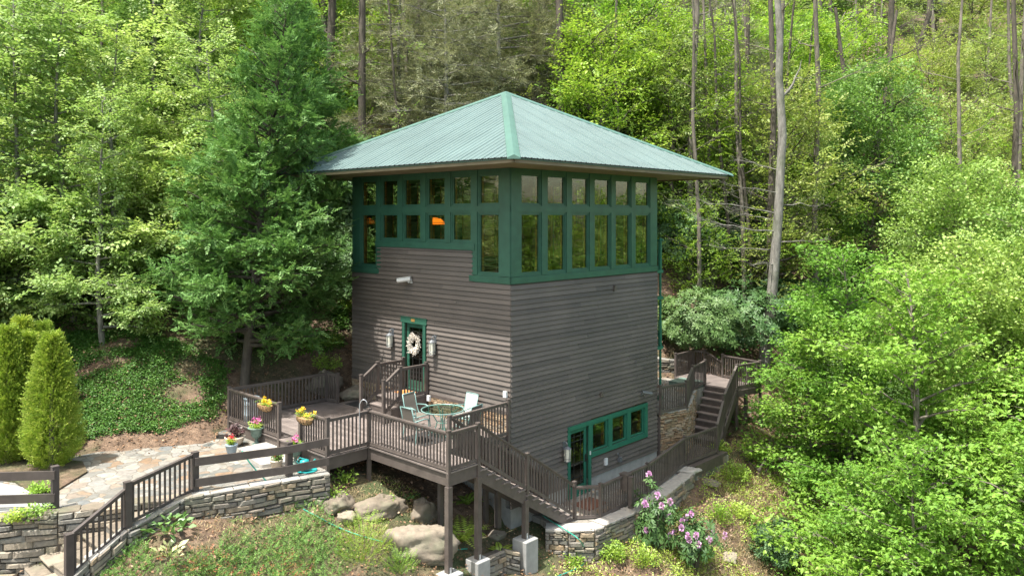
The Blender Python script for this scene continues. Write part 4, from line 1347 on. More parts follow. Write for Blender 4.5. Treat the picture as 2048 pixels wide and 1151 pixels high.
# ------------------------------------------------------------------ small things
def pot_plant(name, label, cat, loc, prof, potmat, fl_mat, leafmat, rad, hgt, nfl, leafL=.07, seed=1, group=None, fs=.035, part='pot'):
    t = thing(name, label, cat, loc, 0, group)
    m = MB(); m.lathe(prof, (0, 0, 0), 20); m.build(part, potmat, t, smooth=True, local=True)
    top = max(z for r, z in prof); rng = np.random.default_rng(seed)
    n = 34
    P = np.stack([rng.normal(0, rad * .5, n), rng.normal(0, rad * .5, n), top + rng.uniform(-.02, hgt, n)], -1)
    D = nrm(np.stack([P[:, 0], P[:, 1], np.full(n, .05)], -1) + rng.normal(0, .05, (n, 3))); Nn = np.stack([rng.normal(0, .3, n), rng.normal(0, .3, n), np.ones(n)], -1)
    V, F, lv = stampset([tpl_rosette(6, leafL, leafL * .5)], P, D, Nn, 1.0, rng)
    np_mesh('foliage', V, F, lv, leafmat, t)
    for i in range(nfl):
        a = i * 2.4 + seed; rr = rad * .6 * math.sqrt((i + .5) / nfl)
        c = np.array([rr * math.cos(a), rr * math.sin(a), top + hgt + rng.uniform(0, .1)])
        Pq = c + rng.normal(0, fs * .6, (14, 3))
        V, F = leaves(Pq, rng.normal(0, 1, (14, 3)), rng.normal(0, 1, (14, 3)), fs, fs * .9)
        m = MB(); m.tube([(c[0] * .3, c[1] * .3, top), tuple(c)], .004, 4); fo_ = m.build('flower', leafmat, t, local=True)
        np_mesh('petals', V, F, rng.random(14), fl_mat, fo_)
    return t
urnp = [(.0, 0), (.13, 0), (.13, .03), (.05, .07), (.04, .16), (.09, .2), (.15, .27), (.165, .42), (.2, .46), (.25, .48), (.25, .5), (.19, .49), (.0, .48)]
potp = [(0, 0), (.12, 0), (.16, .2), (.17, .2), (.17, .23), (.15, .23), (.0, .2)]
bowlp = [(0, 0), (.13, 0), (.22, .1), (.27, .22), (.29, .24), (.28, .27), (.24, .25), (0, .22)]
pz = PATHZ + .004
X = PX(513, 888, pz); pot_plant('urn_planter', 'tall verdigris urn with pink flowers standing nearest the deck gate', 'planter', X, urnp, MT['urn'], MT['hotpink'], MT['l_herb'], .17, .14, 5, seed=2, fs=.05)
X = PX(591, 926, pz); pot_plant('urn_planter', 'verdigris urn with pink flowers behind the two-rail fence post', 'planter', X, urnp, MT['urn'], MT['hotpink'], MT['l_herb'], .15, .12, 4, seed=3, fs=.05)
X = PX(470, 890, pz); pot_plant('bowl_planter', 'wide cream bowl planter with dark purple foliage on the terrace', 'planter', X, bowlp, MT['potcream'], MT['l_purple'], MT['l_purple'], .2, .3, 3, seed=4, leafL=.12)
X = PX(463, 904, pz + .1); pot_plant('flower_pot', 'blue grey pot of red flowers on the edge of the pale slab', 'planter', X, potp, MT['potblue'], MT['red'], MT['l_herb'], .12, .12, 5, seed=5, fs=.04)
X = PX(553, 936, pz); pot_plant('flower_pot', 'cream pot of red flowers seen through the two-rail fence', 'planter', X, potp, MT['potcream'], MT['red'], MT['l_ivy'], .12, .12, 5, seed=6, fs=.04)
X = PX(453, 834, 2.3); pot_plant('flower_pot', 'small terracotta pot tucked by the far corner of the deck', 'planter', X, potp, MT['potterra'], None, MT['l_ivy'], .08, .05, 0, seed=7)
X = H(.42, 5.5, 7.052); pot_plant('flower_pot', 'potted leafy plant in a terracotta pot inside the fifth tall window of the right wall', 'planter', tuple(X), potp, MT['potterra'], None, MT['l_herb'], .22, .6, 0, seed=8, leafL=.16)
X = H(.42, 6.65, 7.052); pot_plant('flower_pot', 'potted leafy plant inside the last tall window of the right wall', 'planter', tuple(X), potp, MT['potblue'], None, MT['l_herb'], .2, .5, 0, seed=9, leafL=.16)
# stone slab on terrace
sl_ = [PX(*p, 2.25) for p in [(476, 899), (541, 885), (572, 892), (585, 915), (577, 925), (522, 932), (500, 918)]]
m = MB(); m.poly([p[:2] for p in sl_], PATHZ - .02, PATHZ + .11); o = m.build('stone_slab', MT['slab'], bevel=.02)
setprops(o, 'big pale stone slab lying on the terrace before the deck gate', 'slab')
# coir planter boxes
def rail_planter(s0, s1, label, seed):
    c = H((s0 + s1) / 2, -4.86, 3.30)
    t = thing('rail_planter', label, 'planter', tuple(c), 0, 'coir planters on the deck rail')
    m = MB(); n = 8; L = []
    for s in np.linspace(s0, s1, 7):
        k = math.sin(math.pi * (s - s0) / (s1 - s0)) ** .4 * .9 + .1
        ring = [H(s, -4.86 + .14 * k * math.cos(a), 3.44 - .2 * k * math.sin(a)) for a in np.linspace(0, math.pi, n)]
        L.append(ring)
    b = 0
    for r in L: m.v += [tuple(p) for p in r]
    for i in range(6):
        for k in range(n - 1): m.f.append((i * n + k, (i + 1) * n + k, (i + 1) * n + k + 1, i * n + k + 1))
        m.f.append((i * n + n - 1, (i + 1) * n + n - 1, (i + 1) * n, i * n))
    m._lv(6 * n); m.build('liner', MT['coir'], t)
    m = MB()
    for r in L: m.tube([p + Vector((0, 0, -.005)) for p in r], .007, 4)
    m.build('wire_frame', MT['black'], t)
    rng = np.random.default_rng(seed); k = 26
    P = np.array([tuple(H(rng.uniform(s0, s1), -4.86 + rng.uniform(-.1, .1), 3.44 + rng.uniform(0, .12))) for _ in range(k)]) - np.array(c)
    V, F, lv = stampset([tpl_rosette(6, .07, .03)], P, rng.normal(0, 1, (k, 3)) * (1, 1, .2), np.tile([0, 0, 1.], (k, 1)), 1, rng)
    np_mesh('foliage', V, F, lv, MT['l_herb'], t)
    for q in P[:9]:
        Pq = q + (0, 0, .07) + rng.normal(0, .022, (12, 3))
        V, F = leaves(Pq, rng.normal(0, 1, (12, 3)), rng.normal(0, 1, (12, 3)), .05, .045); np_mesh('flower', V, F, rng.random(12), MT['yellow'], t)
rail_planter(4.62, 5.35, 'coir trough of yellow pansies on the rail left of the deck gate', 8)
rail_planter(2.55, 3.28, 'coir trough of yellow pansies on the rail right of the deck gate', 9)
# barrel
X = PX(503, 848, DZ + .003); t = thing('barrel', 'grey blue metal drum standing inside the deck rail', 'barrel', X)
m = MB(); m.lathe([(.21, 0), (.215, .3), (.22, .31), (.215, .32), (.215, .6), (.22, .61), (.215, .62), (.21, .78)], (0, 0, 0), 20); m.build('body', MT['bin'], t, smooth=True, local=True)
m = MB(); m.lathe([(.235, .78), (.235, .82), (.06, .86), (0, .86)], (0, 0, 0), 20); m.build('lid', MT['bin'], t, local=True)
# shepherd hook
X = H(2.02, -3.75, DZ); t = MB(); hk = [X + Vector((0, 0, z)) for z in (0, .5, 1.2)] + [X + Vector((.02 + .09 * (1 - math.cos(a)), 0, 1.2 + .12 * math.sin(a))) for a in np.linspace(.3, 3.3, 8)]
t.tube(hk, .011, 6); o = t.build('shepherd_hook', MT['galv'], smooth=True); setprops(o, 'thin metal shepherd hook standing at the deck rail', 'hook')
# watering can
X = PX(609, 934, pz + .1); t = thing('watering_can', 'teal plastic watering can behind the two-rail fence', 'watering can', X)
m = MB(); m.lathe([(.0, 0), (.12, 0), (.13, .1), (.11, .19), (.05, .21), (0, .21)], (0, 0, 0), 16); m.build('body', MT['teal'], t, smooth=True, local=True)
m = MB(); m.tube([(.1, 0, .05), (.22, .02, .16), (.28, .03, .2)], [.025, .018, .03], 8); m.build('spout', MT['teal'], t, local=True)
m = MB(); m.tube([(-.1, 0, .06), (-.2, 0, .15), (-.12, 0, .25), (0, 0, .22)], .013, 6); m.build('handle', MT['teal'], t, local=True)
X = PX(614, 941, pz); m = MB(); m.lathe([(0, 0), (.24, 0), (.26, .03), (.25, .035), (.23, .01), (0, .01)], X, 20); o = m.build('plastic_tray', MT['teal']); setprops(o, 'round teal plastic tray on the terrace stones', 'tray')
# mats, grate
def hmat(name, s0, s1, t0_, t1_, z, mat, label, cat='mat'):
    m = MB(); m.hbox(s0, s1, t0_, t1_, z, z + .015); o = m.build(name, mat); setprops(o, label, cat)
hmat('doormat', 3.75, 4.5, -.62, -.18, 3.174, MT['mato'], 'orange doormat in front of the upper green door')
hmat('doormat', -1.05, -.35, 2.35, 3.25, .004, MT['mat'], 'rust brown doormat on the lower patio stones')
hmat('rubber_mat', 5.0, 6.5, -1.1, -.35, DZ + .003, MT['matb'], 'black rubber mat on the deck by the siding')
hmat('table_mat', 0.9, 2.0, -2.4, -1.4, DZ + .003, MT['matb'], 'dark mat under the glass patio table')
m = MB(); g_ = PX(432, 873, PATHZ); m.box(g_[0] - .3, g_[0] + .3, g_[1] - .22, g_[1] + .22, PATHZ - .01, PATHZ + .02); o = m.build('drain_grate', MT['black']); setprops(o, 'dark drain grate set in the terrace near the deck corner', 'grate')
# post lights (white boxes)
for (s, t_, z, lb) in ((3.36, -.1, 3.0, 'small white outlet box on the landing post below the upper door'), (.1, -.05, 3.62, 'small white box at the house corner above the deck rail')):
    m = MB(); m.hbox(s - .06, s + .06, t_ - .1, t_ - .03, z, z + .17); o = m.build('outlet_box', MT['white']); setprops(o, lb, 'box')

# patio table and chairs
TX, TY = -1.98, 22.0
t = thing('patio_table', 'round glass topped patio table with mint green legs on the deck', 'table', (TX, TY, DZ + .018))
m = MB(); m.lathe([(0, .70), (.59, .70), (.59, .71), (0, .71)], (0, 0, 0), 32); m.build('glass_top', MT['tglass'], t, local=True)
m = MB(); m.lathe([(.585, .685), (.615, .69), (.62, .71), (.61, .72), (.592, .718), (.585, .685)], (0, 0, 0), 36, False); m.build('rim', MT['mintmetal'], t, smooth=True, local=True)
for k in range(4):
    a = k * math.pi / 2 + .35; c, s = math.cos(a), math.sin(a); m = MB()
    m.tube([(.48 * c, .48 * s, .69), (.28 * c, .28 * s, .58), (.16 * c, .16 * s, .36), (.22 * c, .22 * s, .15), (.42 * c, .42 * s, .0)], .017, 8); m.build('leg', MT['mintmetal'], t, smooth=True, local=True)
m = MB(); m.lathe([(.15, .34), (.17, .35), (.15, .36), (.15, .34)], (0, 0, 0), 20, False); m.tube([(0, 0, .08), (0, 0, .70)], .02, 8); m.build('pedestal_ring', MT['mintmetal'], t, local=True)
def make_chair(label, sling):
    t = thing('patio_chair', label, 'chair', (0, 0, 0), 0, 'mint framed chairs round the patio table')
    m = MB()
    for s in (-1, 1): m.tube([(.24, s * .26, .40), (0, s * .26, .38), (-.2, s * .26, .39), (-.27, s * .25, .6), (-.36, s * .245, .98)], .016, 6)
    m.tube([(-.36, -.245, .98), (-.36, .245, .98)], .016, 6); m.tube([(.24, -.26, .40), (.24, .26, .40)], .016, 6)
    m.build('frame', MT['mintmetal'], t, smooth=True, local=True)
    for sx in (1, -1):
        for s in (-1, 1):
            m = MB(); m.tube([(sx * .2, s * .27, .62 if sx > 0 else .42), (sx * .24, s * .275, .2), (sx * .27, s * .28, 0)], .015, 6); m.build('leg', MT['mintmetal'], t, local=True)
    for s in (-1, 1):
        m = MB(); m.tube([(.22, s * .28, .61), (.05, s * .29, .65), (-.28, s * .27, .62)], .019, 6); m.build('armrest', MT['mintmetal'], t, smooth=True, local=True)
    m = MB(); m.hexa([(-.21, -.245, .385), (.23, -.245, .395), (.23, .245, .395), (-.21, .245, .385), (-.21, -.245, .393), (.23, -.245, .403), (.23, .245, .403), (-.21, .245, .393)]); m.build('seat', sling, t, local=True)
    m = MB(); q = [(-.215, .41), (-.268, .6), (-.31, .8), (-.352, .965)]
    for y in (-.232, .232):
        for (x_, z_) in q: m.v.append((x_, y, z_))
        for (x_, z_) in q: m.v.append((x_ - .008, y, z_))
    for i in range(3):
        m.f += [(i, i + 1, 8 + i + 1, 8 + i), (4 + i, 12 + i, 12 + i + 1, 4 + i + 1)]
    m._lv(6); m.build('backrest', sling, t, local=True)
    return t
chs = [(-.80, .62, 'patio chair with taupe back nearest the upper door steps', MT['sling']), (.56, .56, 'patio chair with pale bright backrest facing the camera beside the siding', MT['slingw']),
       (-.66, -.70, 'patio chair with its taupe back to the long deck rail', MT['sling']), (.72, -.50, 'patio chair behind the deck rail leading to the house corner', MT['sling'])]
protoch = None
for dx, dy, lb, mt_ in chs:
    if protoch is None: o = protoch = make_chair(lb, mt_)
    elif mt_ is MT['slingw']: o = make_chair(lb, mt_)
    else: o = copy_tree(protoch); o['label'] = lb
    o.location = (TX + dx, TY + dy, DZ + .018); o.rotation_euler = (0, 0, math.atan2(-dy, -dx))

# hoses
def hose(pts, label):
    P = [Vector(p) for p in pts]; out = []
    for i in range(len(P) - 1):
        p0, p1, p2, p3 = P[max(i - 1, 0)], P[i], P[i + 1], P[min(i + 2, len(P) - 1)]
        for k in range(6):
            u = k / 6; out.append(.5 * ((2 * p1) + (p2 - p0) * u + (2 * p0 - 5 * p1 + 4 * p2 - p3) * u * u + (3 * p1 - p0 - 3 * p2 + p3) * u ** 3))
    out.append(P[-1]); m = MB(); m.tube(out, .017, 6); o = m.build('garden_hose', MT['hose'], smooth=True); setprops(o, label, 'hose')
def onground(px, py, lift=.03):
    z = 0.0
    x, y = 0, 0
    lo, hi = 14.0, 60.0           # march along the ray to the ground
    dx = (px - 1024) / 1543; dz = -(py - 436) / 1543
    ds = np.arange(14, 60, .05); g_ = ground(dx * ds, ds); zz = CAMZ + dz * ds
    k = np.argmax(g_ > zz)
    return (dx * ds[k], ds[k], g_[k] + lift)
def on_px(px, py, z): return PX(px, py, z)
h1 = [PX(484, 900, 3.0), PX(500, 925, 2.7)] + [PX(530, 958, 2.26)] + [onground(*q) for q in ((572, 1000), (630, 1035), (690, 1062), (765, 1086), (830, 1098), (890, 1103), (935, 1100))]
hose(h1, 'green garden hose running from the fence rail down the juniper bank')
h2 = [PX(1085, 1030, 0.06), PX(1130, 1058, .12), PX(1158, 1078, .1)] + [onground(*q) for q in ((1170, 1105), (1168, 1128), (1140, 1146), (1100, 1160))]
hose(h2, 'green garden hose looping over the lower patio wall into the weeds')

# boulders
def boulder(px, py, sx, sy, sz, label, seed, sink=.35, mat=None, name='boulder', z=None, rot=0):
    p = onground(px, py, 0) if z is None else PX(px, py, z)
    rng = np.random.default_rng(seed); nu, nv = 64, 40
    th = np.linspace(0, 2 * np.pi, nu, endpoint=False); ph_ = np.linspace(0, np.pi, nv)
    TH, PH = np.meshgrid(th, ph_)
    D = np.stack([np.sin(PH) * np.cos(TH), np.sin(PH) * np.sin(TH), np.cos(PH)], -1)
    r = np.ones(TH.shape)
    for i in range(13):      # planar cuts make it blocky
        a = nrm(rng.normal(0, 1, 3)); h = rng.uniform(.42, .8); q = D @ a
        r = np.where(q > 0, np.minimum(r, h / np.maximum(q, 1e-3)), r)
    nz = np.array([mnoise.ridged_multi_fractal(Vector(q) * 1.6 + Vector((seed * 7.1, 0, 0)), .9, 2.1, 6, 1.0, 2.0) for q in D.reshape(-1, 3)]).reshape(r.shape)
    n2 = np.array([mnoise.noise(Vector(q) * 9 + Vector((seed, 3, 0))) for q in D.reshape(-1, 3)]).reshape(r.shape)
    r = r * (1 - .13 * (nz - nz.mean())) + n2 * .03 + rng.normal(0, .004, r.shape) ; r[0] = r[0, 0]; r[-1] = r[-1, 0]
    V = D * r[..., None] * np.array([sx, sy, sz]); cr, sr = math.cos(rot), math.sin(rot)
    V = np.stack([V[..., 0] * cr - V[..., 1] * sr, V[..., 0] * sr + V[..., 1] * cr, V[..., 2]], -1).reshape(-1, 3)
    I = np.arange(nu * nv).reshape(nv, nu); J = np.roll(I, -1, 1)
    F = np.stack([I[:-1], I[1:], J[1:], J[:-1]], -1).reshape(-1, 4)
    o = np_mesh(name, V, F, np.full(len(F), rng.random()), mat or MT['boulder']); o.location = (p[0], p[1], p[2] + sz * (1 - 2 * sink)); setprops(o, label, 'boulder')
boulder(818, 1090, 1.2, .85, .75, 'broad sloping boulder on the bank left of the tall deck posts', 1, .55, rot=.4)
boulder(868, 1120, .55, .45, .35, 'mossy boulder beside the front deck post', 2, .45)
boulder(765, 1010, .9, .5, .4, 'angular rock edge on the bank under the deck corner', 3, .55, rot=.7)
boulder(668, 1015, .6, .5, .5, 'rounded grey boulder below the end of the stone wall', 4, .5)
boulder(850, 1035, .7, .5, .5, 'craggy rock rising behind the front deck post', 17, .5, rot=.9)
boulder(690, 1040, .35, .3, .25, 'small pale rock among the junipers', 5, .5)
boulder(648, 785, .8, .5, .75, 'grey boulder behind the back rail of the deck', 6, .3, z=2.6)
boulder(612, 790, .5, .4, .5, 'smaller grey boulder behind the back rail of the deck', 16, .3, z=2.5)
boulder(700, 800, .6, .45, .4, 'dark rock between the deck post and the tower', 7, .3, z=2.5)
boulder(1372, 950, .55, .4, .3, 'white grey boulder at the outside of the patio railing', 8, .3, MT['slab'], z=-.15)
boulder(1412, 965, .5, .35, .12, 'flat grey rock slab lying right of the patio railing', 9, .4, rot=-.5)
boulder(1395, 945, .3, .25, .16, 'small tan rock beside the patio railing boulder', 10, .4, MT['tanstone'])
boulder(1455, 1115, .4, .35, .3, 'half buried rock at the bottom of the weedy bank', 11, .5)
boulder(995, 1075, .35, .3, .22, 'rock lying under the long stair', 12, .45)
boulder(1050, 1035, .45, .3, .25, 'rock under the foot of the long stair', 13, .4)
boulder(300, 872, .22, .18, .1, 'low pale rock edging the ivy slope left of centre', 14, .3, MT['capstone'], z=2.25)
boulder(325, 868, .2, .16, .1, 'low pale rock edging the ivy slope near the terrace bend', 15, .3, MT['capstone'], z=2.25)

# ------------------------------------------------------------------ trees
def dome(f): return math.sqrt(max(0, 1 - (2 * f - .9) ** 2 / 1.3))
def cone(f): return (1 - f) ** .8 + .06
def layered(f): return (1 - .75 * f) * (.7 + .3 * math.sin(f * 9))
UP = np.array([0, 0, 1.])

def skeleton(rng, Ht, Rc, z0, nl, prof, el0, el1, curve=.0, wander=.25, r0=.16, tw=4.0, twl=.4, tel=.1, lean=(0, 0), spr=.22, tmin=.2, side=1.0):
    k = 9; zs = np.linspace(0, Ht * .97, k)
    wx = np.cumsum(rng.normal(0, wander * .35, k)); wy = np.cumsum(rng.normal(0, wander * .35, k)); wx -= wx[0]; wy -= wy[0]
    wx += lean[0] * (zs / Ht) ** 1.2; wy += lean[1] * (zs / Ht) ** 1.2
    tp = np.stack([wx, wy, zs], -1); tr = r0 * (1 - .88 * zs / zs[-1])
    wood = [(tp, tr, 8)]; P = []; D = []
    for i in range(nl):
        f = (i + rng.random()) / nl; z = z0 + (Ht * .95 - z0) * f
        az = i * 2.4 + rng.normal(0, .35); L = max(.25, Rc * prof(f) * rng.uniform(.7, 1.12)); el = el0 + (el1 - el0) * f + rng.normal(0, .1)
        st_ = np.array([np.interp(z, zs, wx), np.interp(z, zs, wy), z]); dr = np.array([math.cos(az) * math.cos(el), math.sin(az) * math.cos(el), math.sin(el)])
        tt = np.linspace(0, 1, 6)[:, None]
        pts = st_ + dr * L * tt + UP * curve * L * tt ** 2 + rng.normal(0, .03 * L, (6, 3)) * tt
        rl = np.interp(z, zs, tr) * .5 * (1 - .85 * tt[:, 0]) + .006
        wood.append((pts, rl, 5))
        for j in range(max(2, int(L * tw))):
            q = tmin + (1 - tmin) * rng.random() ** .8
            b = np.array([np.interp(q, tt[:, 0], pts[:, c]) for c in range(3)])
            a2 = az + rng.choice([-1, 1]) * rng.uniform(.35, 1.25) * side; l = (L * twl * (1.15 - .7 * q) + .15) * rng.uniform(.6, 1.2); e2 = el * .4 + tel + rng.normal(0, .16)
            d2 = np.array([math.cos(a2) * math.cos(e2), math.sin(a2) * math.cos(e2), math.sin(e2)])
            wood.append((np.stack([b, b + d2 * l * .55 + UP * .02, b + d2 * l]), np.array([.012, .008, .004]), 3))
            ns = max(1, int(l / spr))
            for m_ in range(ns):
                u_ = (m_ + rng.random()) / ns; P.append(b + d2 * l * u_); D.append(d2 + rng.normal(0, .45, 3) * (1, 1, .5))
        P.append(pts[-1]); D.append(dr)
    return wood, np.array(P), np.array(D)

def wood_mesh(wood, mat, parent, name='trunk', maxn=900):
    m = MB()
    for (p, r, n) in wood[:1] + sorted(wood[1:], key=lambda w_: -w_[1][0])[:maxn]:
        m.tube([tuple(q) for q in p], list(r), n, cap=False)
    return m.build(name, mat, parent, smooth=True, local=True)

def tree(name, label, loc, seed, leafmat, bark, Ts, scale=1.0, normal_jit=.3, rep=1, scatter=0.0, group=None, rust=None, cat='tree', maxn=900, fold=.15, **kw):
    rng = np.random.default_rng(seed)
    t = thing(name, label, cat, loc, 0, group)
    wood, P, D = skeleton(rng, **kw)
    wood_mesh(wood, bark, t, maxn=maxn)
    if rep > 1:
        P = P.repeat(rep, 0) + rng.normal(0, scatter, (len(P) * rep, 3)); D = D.repeat(rep, 0) + rng.normal(0, .5, (len(D) * rep, 3))
    n = len(P); Nn = np.tile(UP, (n, 1)) + rng.normal(0, normal_jit, (n, 3))
    V, F, lv = stampset(Ts, P, D, Nn, scale * rng.uniform(.75, 1.2, n), rng, fold=fold)
    np_mesh('crown', V, F, lv, leafmat, t)
    return t

def place(o, px, d, rot=0.0, s=1.0, z=None, label=None, sink=.1, sz=None):
    x = (px - 1024) / 1543 * d
    o.location = (x, d, (gz(x, d) if z is None else z) - sink); o.rotation_euler = (0, 0, rot); o.scale = (s, s, sz or s)
    if label: o['label'] = label
    return o
def inst(proto, px, d, rot, s, label, z=None, group=None, sz=None):
    o = copy_tree(proto); place(o, px, d, rot, s, z, label, sz=sz)
    if group: o['group'] = group
    elif 'group' in o.keys(): del o['group']
    return o

Tbeech = [tpl_twig(9, .55, .145, .085, .2), tpl_twig(7, .48, .155, .09, .3), tpl_clump(8, .24, .145, .085, .3, .2)]
Tbright = [tpl_clump(8, .3, .2, .10, .6, .45), tpl_clump(10, .36, .18, .095, .6, .3), tpl_twig(8, .55, .2, .10, .35)]
Tstar = [tpl_star(7, .34, .19), tpl_star(6, .30, .21), tpl_star(8, .38, .17)]
Tcyp = [tpl_frond(6, .42, .15, .045, .3), tpl_frond(5, .34, .14, .045, -.2), tpl_frond(6, .38, .16, .05, .1)]
Them = [tpl_frond(6, .5, .16, .022, -.2), tpl_frond(5, .42, .15, .022, .1)]
Trh = [tpl_rosette(9, .17, .05, .1), tpl_rosette(8, .15, .05, .25), tpl_rosette(7, .18, .055, -.1)]
Tpale = [tpl_clump(7, .22, .14, .115, .5, .2), tpl_clump(9, .26, .12, .10, .6, .3)]

# beeches on the left
kwb = dict(Ht=12.5, Rc=4.4, z0=1.0, nl=62, prof=layered, el0=.12, el1=.5, curve=-.04, r0=.13, tw=6.0, twl=.42, tel=.02, spr=.20, side=.9)
bA = tree('beech_tree', 'pale green layered beech at the far left with several slim grey stems', (0, 0, 0), 21, MT['l_beech'], MT['barkl'], Tbeech, 1.15, .25, rep=2, scatter=.12, **kwb)
kwb2 = dict(kwb); kwb2.update(Ht=11, Rc=3.6, nl=46, z0=.8)
bB = tree('beech_tree', 'pale green beech with low sweeping branches left of the big cypress', (0, 0, 0), 22, MT['l_beech'], MT['barkl'], Tbeech, 1.1, .25, rep=2, scatter=.12, **kwb2)
place(bA, 30, 27.5, .3, 1.05); place(bB, 250, 28.5, 1.0, 1.0)
inst(bB, 148, 28.2, 2.2, 1.1, 'slender beech standing between the far left beech and the low sweeping one')
inst(bA, -420, 25.0, .9, 1.0, 'beech well beyond the left edge')
inst(bB, -760, 23.0, 2.9, 1.1, 'low beech far beyond the left edge')
inst(bA, -1200, 22.0, 3.9, 1.1, 'tall beech far beyond the left edge')
inst(bA, -140, 26.5, 4.0, 1.0, 'beech leaning in from beyond the left edge of the picture')
inst(bB, 205, 26.0, .2, .8, 'small beech with low sweeping sprays above the ivy slope')
inst(bB, 395, 29.0, 4.4, .95, 'beech with pale sprays just left of the big cypress')
inst(bA, 400, 32.5, 5.2, 1.1, 'tall sunlit beech rising just behind and left of the big cypress')
inst(bB, 90, 33, .7, 1.3, 'beech high on the slope behind the far left stems')
inst(bB, 310, 35, 3.1, 1.25, 'beech high on the slope between the left beeches and the cypress')
inst(bA, -40, 36, 2.6, 1.1, 'beech at the upper left corner deep on the slope')
# big cypress
kwc = dict(lean=(1.5, 0), Ht=14.2, Rc=3.0, z0=1.5, nl=165, prof=lambda f: ((1 - f) ** .9 + .09) * min(1, .6 + f * 3.5), el0=.0, el1=.75, curve=.16, r0=.17, tw=7.5, twl=.38, tel=.12, spr=.19, side=.85, wander=.12)
cy = tree('cypress_tree', 'big dark green cypress with feathery drooping fronds beside the deck', (0, 0, 0), 31, MT['l_cyp'], MT['barkd'], Tcyp, 1.12, .35, rep=2, scatter=.12, **kwc)
place(cy, 488, 25.6, 0, 1.0, sink=.2)
inst(cy, 330, 37, 2.0, 1.15, 'dark cypress top showing above the beeches at upper left')
inst(cy, 620, 34, 4.2, .95, 'cypress on the slope between the big cypress and the roof')
# golden arborvitae
def arbor(label, seed):
    rng = np.random.default_rng(seed); t = thing('arborvitae', label, 'shrub', (0, 0, 0), 0, None)
    n = 6000; f = rng.random(n) ** .85; th = rng.uniform(0, 2 * np.pi, n)
    Rr = .55 * np.minimum(1, (f + .06) * 5) * (1 - f ** 1.7) ** .8 * (1 + .15 * np.sin(th * 5 + f * 9) * np.sin(f * 17 + th * 2) + .10 * np.sin(th * 11 - f * 31) + rng.normal(0, .05, n)) + .03
    dp = 1.06 - rng.random(n) ** 1.6 * .4
    P = np.stack([np.cos(th) * Rr * dp, np.sin(th) * Rr * dp, .05 + f * 3.6], -1)
    D = np.stack([np.cos(th) * .75, np.sin(th) * .75, .7 + rng.normal(0, .25, n)], -1) + rng.normal(0, .22, (n, 3))
    Nn = np.cross(D, UP) + rng.normal(0, .6, (n, 3))
    V, F, lv = stampset([tpl_frond(4, .22, .085, .028, .1), tpl_frond(3, .19, .08, .028, -.1)], P, D, Nn, rng.uniform(.8, 1.25, n), rng)
    np_mesh('crown', V, F, lv, MT['l_gold'], t)
    m = MB(); m.tube([(0, 0, -.2), (0, 0, 1.5), (0, 0, 3.2)], [.09, .06, .02], 6); m.build('trunk', MT['barkd'], t, local=True)
    return t
a1 = arbor('large golden arborvitae in front at the left beside the driveway', 41); place(a1, 104, 20.2, 0, 1.0, z=2.25, sz=.95)
inst(a1, 55, 21.0, 1.3, 1.0, 'golden arborvitae squeezed just behind the large front one', z=2.25, sz=.92)
inst(a1, 44, 22.4, 2.6, 1.0, 'tallest golden arborvitae with a pointed tip at the back of the clump', z=2.3, sz=.97)
inst(a1, 16, 20.6, 3.6, 1.0, 'golden arborvitae at the left edge beside the front one', z=2.25, sz=.98)
inst(a1, -30, 22.5, 4.4, 1.1, 'golden arborvitae cut by the left edge of the picture', z=2.3, sz=.95)
inst(a1, 86, 22.8, 5.4, .9, 'slim golden arborvitae peeping up behind the front one', z=2.3, sz=.92)

# hemlocks behind the roof
kwh = dict(Ht=14.5, Rc=4.0, z0=1.2, nl=70, prof=lambda f: (1 - f) ** .6 * .95 + .1, el0=-.05, el1=.3, curve=-.10, r0=.17, tw=5.5, twl=.45, tel=-.05, spr=.24, side=.9, wander=.1)
hm = tree('hemlock_tree', 'grey green thinning hemlock with bleached branches behind the roof peak', (0, 0, 0), 51, MT['l_hem'], MT['barkl'], Them, 1.35, .4, rep=2, scatter=.2, maxn=1000, **kwh)
place(hm, 892, 38, 0, 1.05)
inst(hm, 800, 40, 2.0, 1.0, 'grey hemlock behind the left slope of the roof')
inst(hm, 1000, 41, 1.1, 1.15, 'grey hemlock straight behind the roof peak')
inst(hm, 1075, 45, 4.3, 1.15, 'grey hemlock just right of the roof peak farther up the slope')
inst(hm, 945, 49, 3.2, 1.2, 'hazy hemlock farther uphill behind the roof peak')
inst(hm, 1420, 47, 5.5, 1.2, 'grey hemlock in the gap left of the tall leaning trunk')
inst(hm, 850, 55, 5.0, 1.3, 'distant hemlock high above the roof')

# spring green forest trees
kwf = dict(Ht=12, Rc=3.6, z0=1.8, nl=40, prof=dome, el0=.15, el1=.9, curve=.06, r0=.20, tw=3.6, twl=.5, tel=.1, spr=.34, wander=.35)
fA = tree('maple_tree', 'yellow green maple rising right behind the tower roof', (0, 0, 0), 61, MT['l_bright'], MT['bark'], Tbright, 1.0, .35, rep=2, scatter=.25, **kwf)
kwf2 = dict(kwf); kwf2.update(Ht=11, Rc=3.3, z0=1.2, nl=34, lean=(.8, .3), r0=.15)
fB = tree('oak_tree', 'olive green oak with open crown on the slope', (0, 0, 0), 62, MT['l_olive'], MT['barkd'], Tbright, .85, .4, rep=2, scatter=.3, **kwf2)
kwf3 = dict(kwf); kwf3.update(Ht=8, Rc=2.8, z0=.6, nl=32, r0=.09)
fC = tree('young_tree', 'bushy young tree', (0, 0, 0), 63, MT['l_bright'], MT['bark'], Tbright, .9, .35, rep=2, scatter=.26, **kwf3)
kwp = dict(kwf3); kwp.update(Ht=11, Rc=3.4, z0=.8, nl=60, spr=.26)
fP = tree('pale_maple', 'pale green round leaved tree filling the right edge above the foreground maple', (0, 0, 0), 64, MT['l_pale'], MT['bark'], Tpale, 1.05, .4, rep=3, scatter=.25, **kwp)
